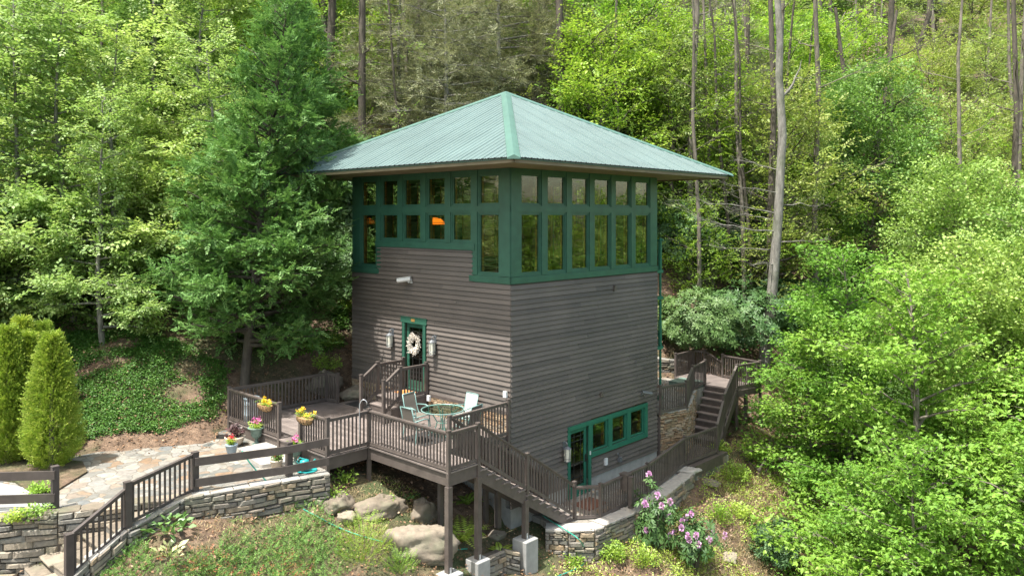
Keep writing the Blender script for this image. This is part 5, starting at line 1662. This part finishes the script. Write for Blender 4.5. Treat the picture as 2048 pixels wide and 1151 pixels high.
place(fA, 1215, 39, 0, 1.0); place(fB, 1345, 41, 1, 1.1, label='slanting dark trunked oak right of the eave tip'); place(fC, 1130, 40, 0, 1.0, label='bushy yellow green tree directly right of the roof peak')
place(fP, 1965, 29.5, 0, 1.0)
inst(fP, 2120, 31, 2.2, 1.15, 'pale green round leaved tree at the right edge behind the first one')
inst(fP, 1900, 36, 1.2, 1.1, 'pale green tree behind and left of the round leaved right edge tree')
inst(fA, 1290, 44, 2.0, 1.0, 'yellow green maple above the right eave tip')
inst(fC, 1400, 38.5, 3.0, .62, 'small bright tree under the right eave tip')
inst(fC, 650, 44, 2.5, 1.2, 'yellow green tree above the left end of the roof')
inst(fA, 700, 50, 4.5, 1.1, 'tall yellow green maple upslope of the left roof end')
rb = random.Random(5)
n_ = 0
for d, step in ((43, 150), (50, 120), (58, 120), (68, 130), (80, 140), (94, 140), (108, 150)):
    px = -160 + rb.uniform(0, step)
    while px < 2250:
        k = rb.random(); q = px / 2048
        if .36 < q < .52 and d < 55: px += step; continue
        if q < .36: pr_ = fA if k < .55 else (fC if k < .8 else bB)
        elif q < .72: pr_ = fA if k < .45 else (fB if k < .65 else (fC if k < .9 else hm))
        else: pr_ = fB if k < .42 else (fA if k < .68 else (fC if k < .86 else fP))
        lb = {id(fA): ('yellow green maple standing far up in the hillside woods', 'maples far up the wooded hillside'), id(fB): ('olive green oak standing far up in the hillside woods', 'oaks far up the wooded hillside'),
              id(fC): ('low bushy yellow green tree of the distant hillside woods', 'bushy trees far up the wooded hillside'), id(bB): ('pale beech standing far up in the hillside woods', 'beeches far up the wooded hillside'),
              id(hm): ('grey hemlock standing far up in the hillside woods', 'hemlocks far up the wooded hillside'), id(fP): ('pale round leaved tree far up in the hillside woods', 'pale trees far up the wooded hillside')}[id(pr_)]
        inst(pr_, px + rb.uniform(-30, 30), d + rb.uniform(-3, 3), rb.uniform(0, 6.28), rb.uniform(.85, 1.25) * (1.35 if d > 75 else 1), lb[0], group=lb[1]); n_ += 1
        px += step * rb.uniform(.75, 1.25)

# tall bare trunks on the right
def bare(name, label, base, pts, rads, limbs, mat, leaf=None, seed=1, cat='tree'):
    """pts relative (dx, dy, z)"""
    t = thing(name, label, cat, base); rng = np.random.default_rng(seed); m = MB(); tw = m; P = []; D = []
    m.tube(pts, rads, 12, cap=False)
    for (z, az, el, L, cv, r) in limbs:
        zs = [p[2] for p in pts]; s0 = np.array([np.interp(z, zs, [p[0] for p in pts]), np.interp(z, zs, [p[1] for p in pts]), z])
        dr = np.array([math.cos(az) * math.cos(el), math.sin(az) * math.cos(el), math.sin(el)])
        tt = np.linspace(0, 1, 8)[:, None]; q = s0 + dr * L * tt + UP * cv * L * tt ** 2 + rng.normal(0, .035 * L, (8, 3)) * tt
        m.tube([tuple(a) for a in q], list(r * (1 - .8 * tt[:, 0])), 6, cap=False)
        for j in range(int(L * 4)):
            u_ = rng.uniform(.25, 1); b = np.array([np.interp(u_, tt[:, 0], q[:, c]) for c in range(3)])
            a2 = az + rng.choice([-1, 1]) * rng.uniform(.3, 1.1); e2 = el * .4 + rng.normal(.1, .35); l = L * rng.uniform(.15, .4)
            d2 = np.array([math.cos(a2) * math.cos(e2), math.sin(a2) * math.cos(e2), math.sin(e2)])
            w1 = b + d2 * l * .5 + rng.normal(0, .05, 3); w2 = b + d2 * l + UP * rng.normal(0, .08)
            tw.tube([tuple(b), tuple(w1), tuple(w2)], [r * .22, r * .15, r * .06], 4, cap=False)
            for _ in range(3):
                d3 = nrm(d2 + rng.normal(0, .5, 3)); b3 = b + (w2 - b) * rng.uniform(.4, 1); e3 = b3 + d3 * l * .45
                tw.tube([tuple(b3), tuple(e3)], [r * .09, r * .04], 3, cap=False); P.append(e3); D.append(d3)
    m.build('trunk', mat, t, smooth=True, local=True)
    if leaf is not None and P:
        P = np.array(P); D = np.array(D); k = rng.random(len(P)) < .45; P, D = P[k], D[k]
        V, F, lv = stampset(Tbeech, P, D, np.tile(UP, (len(P), 1)) + rng.normal(0, .3, (len(P), 3)), .8, rng); np_mesh('crown', V, F, lv, leaf, t)
    return t
def pxrel(base, d, pts):
    out = []
    for (px, py, dd) in pts:
        dep = d + dd; out.append(((px - 1024) / 1543 * dep - base[0], dep - base[1], CAMZ - (py - 436) / 1543 * dep - base[2]))
    return out
b = PX(1526, 740, 1.7); d = b[1]
bare('tall_bare_tree', 'tall pale grey trunk with bare twigs leaning up right of the rear deck', b,
     pxrel(b, d, [(1522, 775, 0), (1528, 730, 0), (1541, 620, 0), (1548, 540, 0), (1556, 440, 0), (1560, 360, 0), (1565, 270, 0), (1558, 150, 0), (1560, 80, 0), (1555, 0, 0), (1554, -160, 0)]), [.36, .30, .25, .23, .215, .20, .19, .17, .155, .14, .09],
     [(7.2, 3.2, .25, 4.0, -.1, .035), (6.4, 3.5, .05, 4.2, .05, .04), (5.6, 2.9, -.05, 3.0, .12, .03), (7.6, .2, .1, 2.6, -.1, .03), (5.9, -.3, .1, 2.2, -.1, .03), (9.2, 2.8, .3, 2.2, 0, .025), (12.6, .1, .3, 1.1, 1.3, .09), (4.9, 3.9, .0, 2.5, .1, .03), (8.2, 3.4, .1, 2.8, 0, .025), (6.9, 2.6, .2, 2.6, 0, .025)],
     MT['barkl'], None, 71)
b = PX(1652, 520, 5.5); d = b[1]
bare('twin_tree', 'thick old trunk forking into two stems behind the tall pale trunk', b,
     pxrel(b, d, [(1650, 560, 0), (1652, 480, 0), (1657, 380, 0), (1655, 290, 0), (1645, 180, 0), (1638, 60, 0), (1634, -80, 0)]), [.62, .5, .45, .42, .34, .3, .24],
     [(10.5, .9, .9, 7.5, .5, .30), (9.0, .3, .6, 4.0, .2, .09), (12, 2.8, .5, 4, .1, .09), (14, 3.2, .4, 3, .1, .07)], MT['bark'], MT['l_bright'], 72)
b = PX(1800, 505, 6.0); d = b[1]
bare('crooked_tree', 'dark crooked trunk leaning right behind the foreground maple', b,
     pxrel(b, d, [(1790, 560, 0), (1798, 420, 0), (1802, 340, 0), (1822, 300, 0), (1812, 210, 0), (1830, 120, 0), (1858, 30, 0), (1866, -100, 0)]), [.4, .32, .29, .27, .25, .22, .19, .14],
     [(9.2, .3, .35, 6.5, .25, .14), (8.0, 3.0, .6, 4.0, -.1, .12), (12, 2.5, .7, 4.5, .1, .12), (14, .6, .4, 4, 0, .09)], MT['barkd'], MT['l_olive'], 73)
for px, py, z, lx, r, lb, sd in ((1320, 500, 5.8, 30, .2, 'dark leaning trunk seen right under the eave tip', 74), (1425, 600, 4.4, -10, .13, 'thin grey stem left of the tall pale trunk', 75), (1740, 520, 6.2, -40, .22, 'slim grey trunk between the forked trunk and the crooked one', 76),
                               (1185, 330, 11, 5, .3, 'stout trunk showing above the right roof slope', 77), (1480, 420, 7.5, 12, .2, 'straight dark trunk left of the tall pale trunk', 78), (593, 260, 10.5, 2, .3, 'grey trunk rising above the big cypress', 79), (655, 230, 12, -8, .22, 'dark trunk uphill right of the big cypress', 80),
                               (1960, 560, 3.5, 25, .16, 'grey trunk inside the pale tree at the right edge', 81), (1250, 330, 10.5, 10, .26, 'brown trunk second right of the roof peak', 82), (1100, 260, 13, -10, .22, 'dim trunk behind the hemlocks right of the peak', 83), (1710, 600, 4, 50, .2, 'leaning dark trunk right of the forked tree', 84)):
    b = PX(px, max(py, 445), z) if py > 440 else None
    if b is None:
        dd = 44.0; b = ((px - 1024) / 1543 * dd, dd, gz((px - 1024) / 1543 * dd, dd))
    b = (b[0], b[1], gz(b[0], b[1]) - .2); hh = 17
    bare('forest_trunk', lb, b, [(0, 0, 0), (lx * .012, .1, hh * .3), (lx * .03, 0, hh * .6), (lx * .05, .2, hh)], [r, r * .85, r * .7, r * .4],
         [(hh * .35, sd * 1.3, .3, 2.6, .1, r * .3), (hh * .5, sd * 2.1, .4, 3, .1, r * .3), (hh * .62, sd * 2.9, .4, 3, .1, r * .3), (hh * .45, sd * .7, .2, 2.2, 0, r * .25)], MT['bark'] if sd % 2 else MT['barkd'], MT['l_olive'], sd)

tk = []
for q, (r_, hh, lx, sd, mt_) in enumerate(((.11, 22, 1.2, 91, 'bark'), (.14, 25, -1.4, 92, 'bark'), (.085, 18, 1.9, 93, 'barkd'), (.19, 26, .5, 94, 'barkd'))):
    tk.append(bare('forest_trunk', ('slim grey trunk among the distant hillside woods', 'crooked grey brown trunk among the distant hillside woods', 'thin dark leaning trunk among the distant hillside woods', 'stout brown trunk among the distant hillside woods')[q], (0, 0, 0),
                   [(0, 0, -.3), (lx * .2, .1, hh * .25), (lx * .45, -.1, hh * .5), (lx * .6, .1, hh * .75), (lx, 0, hh)], [r_ * 1.15, r_, r_ * .85, r_ * .65, r_ * .3],
                   [(hh * z_, sd * 1.3 + i * 2.2, .35, 2.0 + (i % 3) * .7, .1, r_ * .25) for i, z_ in enumerate((.16, .22, .3, .36, .42, .5, .58, .7))], MT[mt_], MT['l_olive'] if q % 2 else MT['l_bright'], sd))
rt = random.Random(12)
for i in range(54):
    k = i % 4; d = rt.uniform(36.5, 72) if i > 12 else rt.uniform(36.5, 44)
    px = rt.uniform(1090, 2080) if i % 3 else rt.uniform(-60, 900)
    if i < 4: px = (1240, 1380, 1465, 660)[i]; d = 40
    o = tk[k] if i < 4 else copy_tree(tk[k])
    place(o, px, d, rt.uniform(0, 6.28), rt.uniform(.8, 1.15)); o['group'] = ('slim grey trunks', 'crooked grey brown trunks', 'thin dark leaning trunks', 'stout brown trunks')[k] + ' in the hillside woods'

# foreground maples on the right
kwm = dict(Ht=11.0, Rc=5.6, z0=1.2, nl=46, prof=lambda f: (1 - .72 * f ** 1.4) * (.78 + .22 * math.sin(f * 23)), el0=.12, el1=.75, curve=-.06, r0=.19, tw=4.2, twl=.40, tel=.04, spr=.42, wander=.3)
mp = tree('foreground_maple', 'large bright green maple filling the right foreground', (0, 0, 0), 91, MT['l_maple'], MT['bark'], Tstar, .9, .32, rep=3, scatter=.2, maxn=1200, **kwm)
place(mp, 1845, 25.0, 0, 1.0)
inst(mp, 1705, 29.5, 1.7, .92, 'bright green maple crown rising behind the left side of the large foreground maple')
inst(mp, 2600, 24.0, .7, 1.2, 'maple standing well beyond the right edge')
inst(fP, 3300, 22.0, .9, 1.4, 'pale tree standing far beyond the right edge')
inst(fA, 3000, 27.0, 1.9, 1.1, 'yellow green maple far beyond the right edge')
inst(fA, 2500, 30.0, 2.9, 1.1, 'yellow green maple behind the maple beyond the right edge')
kwm2 = dict(kwm); kwm2.update(Ht=6.5, Rc=3.3, nl=30, z0=.5, spr=.38, r0=.09)
mq = tree('foreground_maple', 'lower bright green maple at the bottom right below the large one', (0, 0, 0), 92, MT['l_maple'], MT['bark'], Tstar, .86, .32, rep=3, scatter=.19, **kwm2)
place(mq, 1850, 21.5, 0, 1.0, z=-3.8)
inst(mq, 2060, 21.0, 2.0, 1.15, 'bright green maple at the bottom right corner', z=-3.2)
inst(mq, 1725, 23.2, 4.0, .72, 'small maple branching over the weedy bank left of the large maple', z=-3.4)
inst(mp, 2150, 27.5, 2.4, 1.0, 'bright green maple beyond the right edge of the picture')
inst(mq, 1622, 29.5, 1.1, .8, 'bright green maple sapling reaching over the rear deck posts', z=-.6)

# rhododendrons
def rhodo(label, seed, Rx, Rz, n, mat, name='rhododendron', Ts=Trh, sc_=1.0, flowers=0, inner=.35, group=None):
    rng = np.random.default_rng(seed); t = thing(name, label, 'shrub', (0, 0, 0), 0, group)
    D = nrm(rng.normal(0, 1, (n, 3)) * (1, 1, .9)); D[:, 2] = np.abs(D[:, 2]) * rng.choice([1, 1, 1, -.35], n)
    lump = 1 + .22 * np.sin(D[:, 0] * 5 + seed) * np.sin(D[:, 1] * 6 + seed) + .12 * np.sin(D[:, 2] * 9 + D[:, 0] * 7)
    rr = (1 - inner * rng.random(n) ** 1.5) * lump
    P = D * rr[:, None] * (Rx, Rx, Rz) + (0, 0, Rz * .45)
    k = P[:, 2] > -.1; P, D = P[k], D[k]; n = len(P)
    Nn = nrm(D + UP * .5) + rng.normal(0, .25, (n, 3)); Dd = np.cross(Nn, rng.normal(0, 1, (n, 3)))
    V, F, lv = stampset(Ts, P, Dd, Nn, sc_ * rng.uniform(.8, 1.2, n), rng, jit=.1); np_mesh('foliage', V, F, lv, mat, t)
    m = MB()
    for i in range(9):
        a = i * .7; q = (Rx * .6 * math.cos(a), Rx * .6 * math.sin(a), Rz * 1.0)
        m.tube([(0.08 * math.cos(a), .08 * math.sin(a), -.2), (q[0] * .5, q[1] * .5, Rz * .4), q], [.04, .03, .012], 5, cap=False)
    m.build('stems', MT['barkd'], t, local=True)
    if flowers:
        k = np.argsort(-(P @ np.array([-.2, -.75, .55])) + rng.normal(0, .25, n))[:flowers * 3:3]
        for p, q in zip(P[k], nrm(D[k])):
            c = 34; dd = nrm(rng.normal(0, 1, (c, 3)) + q * .9); base = p + q * .07 + dd * .035
            V, F = leaves(base, dd, rng.normal(0, 1, (c, 3)), .06, .055, .25)
            np_mesh('blossom', V, F, rng.random(c), MT['pink'], t)
    return t
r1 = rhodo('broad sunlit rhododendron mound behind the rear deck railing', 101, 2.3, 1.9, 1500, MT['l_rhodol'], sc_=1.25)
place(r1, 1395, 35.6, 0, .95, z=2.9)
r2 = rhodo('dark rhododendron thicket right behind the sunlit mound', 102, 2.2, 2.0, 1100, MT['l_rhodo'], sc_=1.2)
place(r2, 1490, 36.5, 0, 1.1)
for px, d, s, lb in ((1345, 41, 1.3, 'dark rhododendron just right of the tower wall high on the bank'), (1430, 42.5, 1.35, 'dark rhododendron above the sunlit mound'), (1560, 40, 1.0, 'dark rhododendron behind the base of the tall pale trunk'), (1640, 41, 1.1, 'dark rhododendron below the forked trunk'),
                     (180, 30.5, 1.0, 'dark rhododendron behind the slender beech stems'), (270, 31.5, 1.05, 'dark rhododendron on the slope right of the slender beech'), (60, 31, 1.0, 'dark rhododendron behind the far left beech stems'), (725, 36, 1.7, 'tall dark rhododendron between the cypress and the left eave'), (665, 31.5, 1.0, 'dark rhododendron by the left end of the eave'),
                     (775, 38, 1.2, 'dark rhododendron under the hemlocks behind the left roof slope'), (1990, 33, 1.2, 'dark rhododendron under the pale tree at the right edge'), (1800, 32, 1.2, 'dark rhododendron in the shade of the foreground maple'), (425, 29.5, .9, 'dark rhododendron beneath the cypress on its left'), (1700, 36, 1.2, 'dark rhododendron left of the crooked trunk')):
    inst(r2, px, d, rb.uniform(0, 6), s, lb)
r3 = rhodo('pink flowering rhododendron leaning on the patio wall by the control box', 103, .62, .85, 210, MT['l_rhodo'], sc_=.85, flowers=9, inner=.7)
place(r3, 1308, 22.8, 0, 1.1, z=-.85, sz=1.4)
r4 = rhodo('pink flowering rhododendron lower on the bank right of the first', 104, .72, .75, 230, MT['l_rhodo'], sc_=.85, flowers=13, inner=.7)
place(r4, 1388, 22.6, 0, 1.05, z=-1.15, sz=1.35)
r5 = rhodo('blue green rhododendron with bare twigs on the weedy bank', 105, 1.0, .95, 380, MT['l_rhodo'], sc_=.95, flowers=0, inner=.6)
place(r5, 1555, 25.0, 0, 1.0, z=-2.3)
bz = PX(1512, 985, -1.4); bare('dead_shrub', 'bare forked twiggy shrub standing in the blue green rhododendron', bz, [(0, 0, -.5), (0.03, 0, .3), (.15, 0, .9), (.45, 0, 1.4)], [.09, .07, .05, .02], [(.5, .4, .6, 1.5, .1, .03), (.8, 2.6, .6, 1.0, .1, .03), (1.0, 0, .3, 1.4, .1, .03), (1.2, 1, .5, 1.1, .1, .02)], MT['barkd'], None, 85, 'shrub')

# small plants
def bush(name, label, px, py, rad, hgt, n, mat, T, sc_=1.0, seed=1, up=.8, cat='plant', z=None, group=None):
    p = onground(px, py, 0) if z is None else PX(px, py, z)
    rng = np.random.default_rng(seed); t = thing(name, label, cat, p, 0, group)
    a = rng.uniform(0, 6.28, n); r = rad * np.sqrt(rng.random(n)); zz = hgt * rng.random(n) * np.sqrt(np.maximum(0, 1 - (r / rad) ** 2 * .8))
    P = np.stack([r * np.cos(a), r * np.sin(a), zz + .03], -1); D = np.stack([np.cos(a), np.sin(a), up + rng.normal(0, .3, n)], -1); Nn = np.tile(UP, (n, 1)) + rng.normal(0, .4, (n, 3))
    V, F, lv = stampset(T, P, D, Nn, sc_ * rng.uniform(.75, 1.2, n), rng); np_mesh('leaves', V, F, lv, mat, t)
    m = MB()
    for i in range(0, n, max(1, n // 12)): m.tube([(0, 0, -.05), (P[i][0] * .5, P[i][1] * .5, P[i][2] * .6), tuple(P[i])], .005, 3, cap=False)
    m.build('stems', MT['l_herb'], t, local=True)
    return t
bush('hosta', 'large green hosta below the stone retaining wall', 335, 1062, .42, .3, 60, MT['l_hosta'], [tpl_rosette(1, .22, .15, .1)], 1.0, 1, .1)
bush('hosta', 'cream edged variegated hosta on the bare soil at lower left', 340, 1112, .26, .2, 34, MT['l_varie'], [tpl_rosette(1, .17, .09, .2)], 1.0, 2, .3)
bush('hosta', 'small round leaved hosta beside the rock under the deck', 822, 998, .2, .15, 20, MT['l_hosta'], [tpl_rosette(1, .15, .12, .1)], 1.0, 3, .1)
# fern
def fern(label, px, py, n, L, seed):
    p = onground(px, py, 0); rng = np.random.default_rng(seed); t = thing('fern', label, 'plant', p); out = []
    for i in range(n):
        a = i * 2.4 + rng.normal(0, .2); l = L * rng.uniform(.7, 1.1); q = np.linspace(0.08, 1, 15); e = rng.uniform(.9, 1.25)
        x = l * q * math.cos(e) + l * .35 * q ** 2; z = l * q * math.sin(e) - l * .55 * q ** 2
        P = np.stack([x * math.cos(a), x * math.sin(a), z], -1); tang = nrm(np.gradient(P, axis=0)); sd = nrm(np.cross(tang, UP))
        w_ = .17 * l * np.sin(np.pi * np.clip(q * .9 + .1, 0, 1)) ** .8 + .02
        for s in (-1, 1): V, F = leaves(P, sd * s + tang * .35 - UP * .1, np.cross(sd, tang) * -1, w_, .045); out.append((V, F, rng.random(len(P)) * .5 + .3))
    V, F, lv = multi(out); np_mesh('fronds', V, F, lv, MT['l_herb'], t)
fern('big bright green fern between the two tall deck posts', 925, 1085, 14, 1.15, 4)
fern('small fern in the shade under the deck', 935, 1010, 9, .7, 5)
fern('fern at the right behind the deck post', 1000, 1110, 7, .5, 6)
bush('wispy_bush', 'wispy bright green bush on the bank right of the junipers', 728, 1120, .62, 1.1, 650, MT['l_herb'], [tpl_frond(5, .22, .05, .012, .2), tpl_frond(4, .2, .05, .012, -.2)], 1.0, 7, 1.3, 'shrub')
bush('wispy_bush', 'small wispy bush below the larger one at the lower centre', 800, 1146, .35, .5, 180, MT['l_herb'], [tpl_frond(5, .2, .05, .014, .2)], 1.0, 8, 1.3, 'shrub')
herbs = [(395, 800, .7, .8, 170, 'bright leafy bush at the foot of the ivy slope left of the deck', 2.4), (425, 835, .45, .5, 90, 'low leafy plant beside the far deck corner', 2.4), (655, 735, .5, .5, 80, 'bright green sapling behind the back corner of the deck', 3.4), (690, 965, .25, .3, 36, 'leafy weed at the corner under the deck rim', None),
         (672, 1000, .22, .25, 26, 'yellow green weed beside the rounded boulder', None), (775, 1012, .15, .2, 20, 'small weed growing on the rock edge', None), (1165, 1085, .3, .35, 60, 'bright weed in front of the low patio wall', None), (1200, 1070, .35, .4, 80, 'bushy weed hanging at the patio wall near the hose', None),
         (1245, 1060, .3, .4, 70, 'bright weed below the control box', None), (1225, 1120, .35, .45, 90, 'leafy weed in the lower bank near the hose end', None), (1150, 1130, .2, .2, 30, 'small weed near the hose end', None), (1290, 1130, .4, .4, 90, 'leafy weed clump below the pink rhododendron', None),
         (1395, 1120, .45, .6, 130, 'tall leafy weed below the second pink rhododendron', None), (1440, 1040, .4, .5, 90, 'leafy shrub right of the second pink rhododendron', None), (1470, 960, .5, .6, 120, 'light green shrub right of the flat rock slab', None), (1520, 920, .5, .5, 110, 'light green shrub below the rear deck posts', None),
         (1590, 960, .6, .5, 120, 'leafy shrub at the left foot of the foreground maple', None), (1480, 1030, .4, .35, 80, 'ferny weed beside the blue green rhododendron', None), (1440, 905, .35, .4, 80, 'grassy shrub beside the end of the patio railing', None), (1062, 1120, .2, .2, 24, 'small weed right of the tall footing', None),
         (75, 1030, .28, .16, 40, 'low leafy plants on the wall top at the far left', 2.2), (30, 1036, .25, .14, 34, 'low leafy plants on the wall top at the left edge', 2.2), (80, 985, .22, .25, 40, 'small green shrub at the foot of the arborvitae', 2.25), (40, 1120, .3, .2, 40, 'low weed below the left retaining wall', None),
         (100, 1135, .25, .18, 34, 'low weed left of the stone steps', None), (620, 700, .5, .4, 70, 'low green plant on the slope behind the cypress trunk', None), (660, 690, .4, .5, 70, 'bushy plant on the leaf strewn slope beside the tower', None), (680, 560, .5, .5, 80, 'shrub on the brown slope just left of the tower', None), (690, 620, .4, .4, 60, 'small shrub low on the brown slope left of the tower', None)]
for i, (px, py, r_, h_, n2, lb, z) in enumerate(herbs):
    bush('leafy_plant', lb, px, py, r_, h_, n2, MT['l_herb'] if i % 3 != 1 else MT['l_maple'], [tpl_clump(7, .12, .09, .05, .6, .2), tpl_clump(5, .1, .1, .055, .6, .1)], 1.0, 20 + i, .6, z=z)

# ------------------------------------------------------------------ ground cover (uncountable)
def inpoly(px, py, poly):
    c = np.zeros(len(px), bool); n = len(poly)
    for i in range(n):
        x1, y1 = poly[i]; x2, y2 = poly[(i + 1) % n]
        k = ((y1 > py) != (y2 > py)) & (px < (x2 - x1) * (py - y1) / (y2 - y1 + 1e-12) + x1); c ^= k
    return c
def scatter(name, label, mat, T, polyW, n, sc_, seed, lift=0.0, up=.3, clump=None, patch=0.0, hgt=0.0, jit=.15):
    """random plants over a ground polygon given in world xy"""
    rng = np.random.default_rng(seed); P_ = np.array(polyW); lo = P_.min(0); hi = P_.max(0); out = np.zeros((0, 2))
    ph = rng.uniform(0, 6.28, 6); fr = rng.normal(0, 1.1, (6, 2))
    while len(out) < n:
        q = rng.uniform(lo, hi, (n, 2)); k = inpoly(q[:, 0], q[:, 1], polyW)
        if patch:
            v = sum(np.sin(q @ fr[i] * (1 + i * .5) + ph[i]) / (1 + i * .3) for i in range(6)); k &= v + rng.normal(0, .5, len(v)) > patch
        out = np.concatenate([out, q[k]])
    q = out[:n]; s = (q[:, 0] - CXW) * UX + (q[:, 1] - CYW) * UY; t_ = (q[:, 0] - CXW) * VX + (q[:, 1] - CYW) * VY
    k = ~((s > -.05) & (s < 7.7) & (t_ > -.05) & (t_ < 7.7)); q = q[k]
    z = ground(q[:, 0], q[:, 1]); n = len(q)
    h = rng.random(n) ** 1.5 * hgt
    P = np.stack([q[:, 0], q[:, 1], z + lift + h], -1); a = rng.uniform(0, 6.28, n); D = np.stack([np.cos(a), np.sin(a), up + rng.normal(0, .25, n)], -1); Nn = np.tile(UP, (n, 1)) + rng.normal(0, .35, (n, 3))
    V, F, lv = stampset(T, P, D, Nn, sc_ * rng.uniform(.7, 1.25, n), rng, jit=jit); o = np_mesh(name, V, F, lv, mat); setprops(o, label, None, None, 'stuff')
G = lambda *a: onground(*a)[:2]
Tivy = [tpl_clump(5, .1, .075, .06, .4, .1), tpl_clump(4, .09, .08, .06, .5, .0)]
scatter('juniper_ground_cover', 'dense juniper ground cover on the bank below the stone wall', MT['l_jun'], [tpl_frond(4, .13, .045, .014, .2), tpl_frond(3, .12, .05, .014, -.1)],
        [G(470, 1015), G(560, 985), G(650, 995), G(665, 1040), G(690, 1090), G(700, 1148), (-4.4, 16.2), (-7.6, 16.2), G(430, 1120), G(455, 1060)], 4200, 1.15, 1, hgt=.22, up=.7, patch=-1.3)
scatter('juniper_ground_cover', 'juniper ground cover beside the lower stone steps', MT['l_jun'], [tpl_frond(4, .12, .045, .014, .2)], [G(215, 1095), G(262, 1075), G(300, 1105), G(310, 1148), (-7.9, 16.0), (-9.4, 16.0), G(190, 1148)], 1000, 1.1, 2, hgt=.16, up=.6, patch=-.9)
scatter('ivy_ground_cover', 'green ivy ground cover on the slope above the terrace', MT['l_ivy'], Tivy, [G(120, 885), G(330, 868), G(425, 842), G(452, 800), G(450, 735), G(350, 680), G(140, 670), G(40, 780)], 11000, .8, 3, lift=.02, hgt=.12, patch=-1.3)
scatter('ivy_ground_cover', 'ivy and weeds on the slope behind the deck', MT['l_ivy'], Tivy, [G(440, 760), G(520, 735), G(690, 700), G(695, 560), G(640, 480), G(560, 600), G(430, 690)], 1500, 1.2, 4, lift=.02, hgt=.2, patch=.4)
scatter('bank_weeds', 'pale green weeds over the bank right of the patio wall', MT['l_herb'], [tpl_clump(5, .1, .08, .035, .7, -.1), tpl_frond(3, .2, .06, .02, .2)], [G(1100, 1145), G(1130, 1110), G(1300, 1050), G(1390, 985), G(1450, 900), G(1560, 880), G(1700, 1000), G(1650, 1145), (9, 21), (1.5, 19.6)], 5200, 1.0, 5, hgt=.25, patch=-.4, up=.7)
scatter('bank_weeds', 'green weeds and moss over the bank under the deck', MT['l_herb'], [tpl_clump(4, .08, .07, .035, .7, 0)], [G(665, 965), G(790, 965), G(860, 1010), G(870, 1140), G(700, 1145)], 160, .9, 6, hgt=.15, patch=.3)
scatter('dry_grass', 'dry straw coloured grass over the right bank', MT['l_straw'], [tpl_rosette(6, .22, .012, 1.2), tpl_rosette(5, .28, .012, .8)], [G(1100, 1145), G(1130, 1110), G(1300, 1060), G(1390, 985), G(1450, 900), G(1560, 880), G(1700, 1000), G(1650, 1145), (9, 21), (1.5, 19.6)], 2400, 1.0, 7, patch=-.6, up=.2)
scatter('dry_grass', 'dry straw coloured grass on the bank left of the deck posts', MT['l_straw'], [tpl_rosette(5, .16, .01, 1.0)], [G(665, 970), G(800, 965), G(890, 1020), G(890, 1145), G(690, 1145), G(380, 1145), G(390, 1050), G(470, 1020)], 700, 1.0, 8, patch=-.2, up=.2)
Tlit = [tpl_clump(5, .25, .09, .06, .12, .0), tpl_clump(4, .3, .10, .06, .1, .05)]
scatter('leaf_litter', 'fallen brown leaves over the near slopes', MT['l_litter'], Tlit, [(-14, 15), (-4, 16), (2, 18.5), (10, 19), (16, 24), (16, 37), (-4, 37), (-16, 36), (-18, 24)], 15000, .9, 9, lift=.02, up=0)
scatter('leaf_litter', 'fallen brown leaves over the wooded hill', MT['l_litter'], Tlit, [(-30, 34), (30, 34), (45, 62), (-45, 62)], 9000, 1.9, 10, lift=.02, up=0)
scatter('rusty_needles', 'rust coloured dead juniper sprigs at the lower edge', MT['l_rust'], [tpl_frond(3, .14, .05, .014, .1)], [G(430, 1110), G(560, 1120), G(700, 1115), G(700, 1149), (-5, 16.4), (-8, 16.4)], 260, 1.1, 11, hgt=.12, patch=.4, lift=.1)
Tund = [tpl_clump(9, .45, .2, .11, .8, .1), tpl_clump(8, .4, .18, .1, .9, .2)]
scatter('forest_undergrowth', 'green undergrowth across the wooded hillside', MT['l_olive'], Tund, [(-34, 34), (-6, 37), (6, 39), (30, 40), (60, 75), (-60, 75)], 5200, 1.2, 12, hgt=1.6, patch=-.1, up=.3)
scatter('forest_undergrowth', 'dark green undergrowth in the ravine on the right', MT['l_ivy'], Tund, [(9, 31), (26, 26), (34, 40), (12, 42), (8.5, 36)], 1500, .9, 13, hgt=1.2, patch=-.3, up=.3)
scatter('forest_undergrowth', 'dark undergrowth beneath the beeches on the left', MT['l_ivy'], Tund, [(-22, 26), (-13.5, 27), (-10, 31), (-8, 36), (-24, 37)], 1300, .8, 14, hgt=.8, patch=-.2, up=.3)
# remove nothing: prototypes are all placed
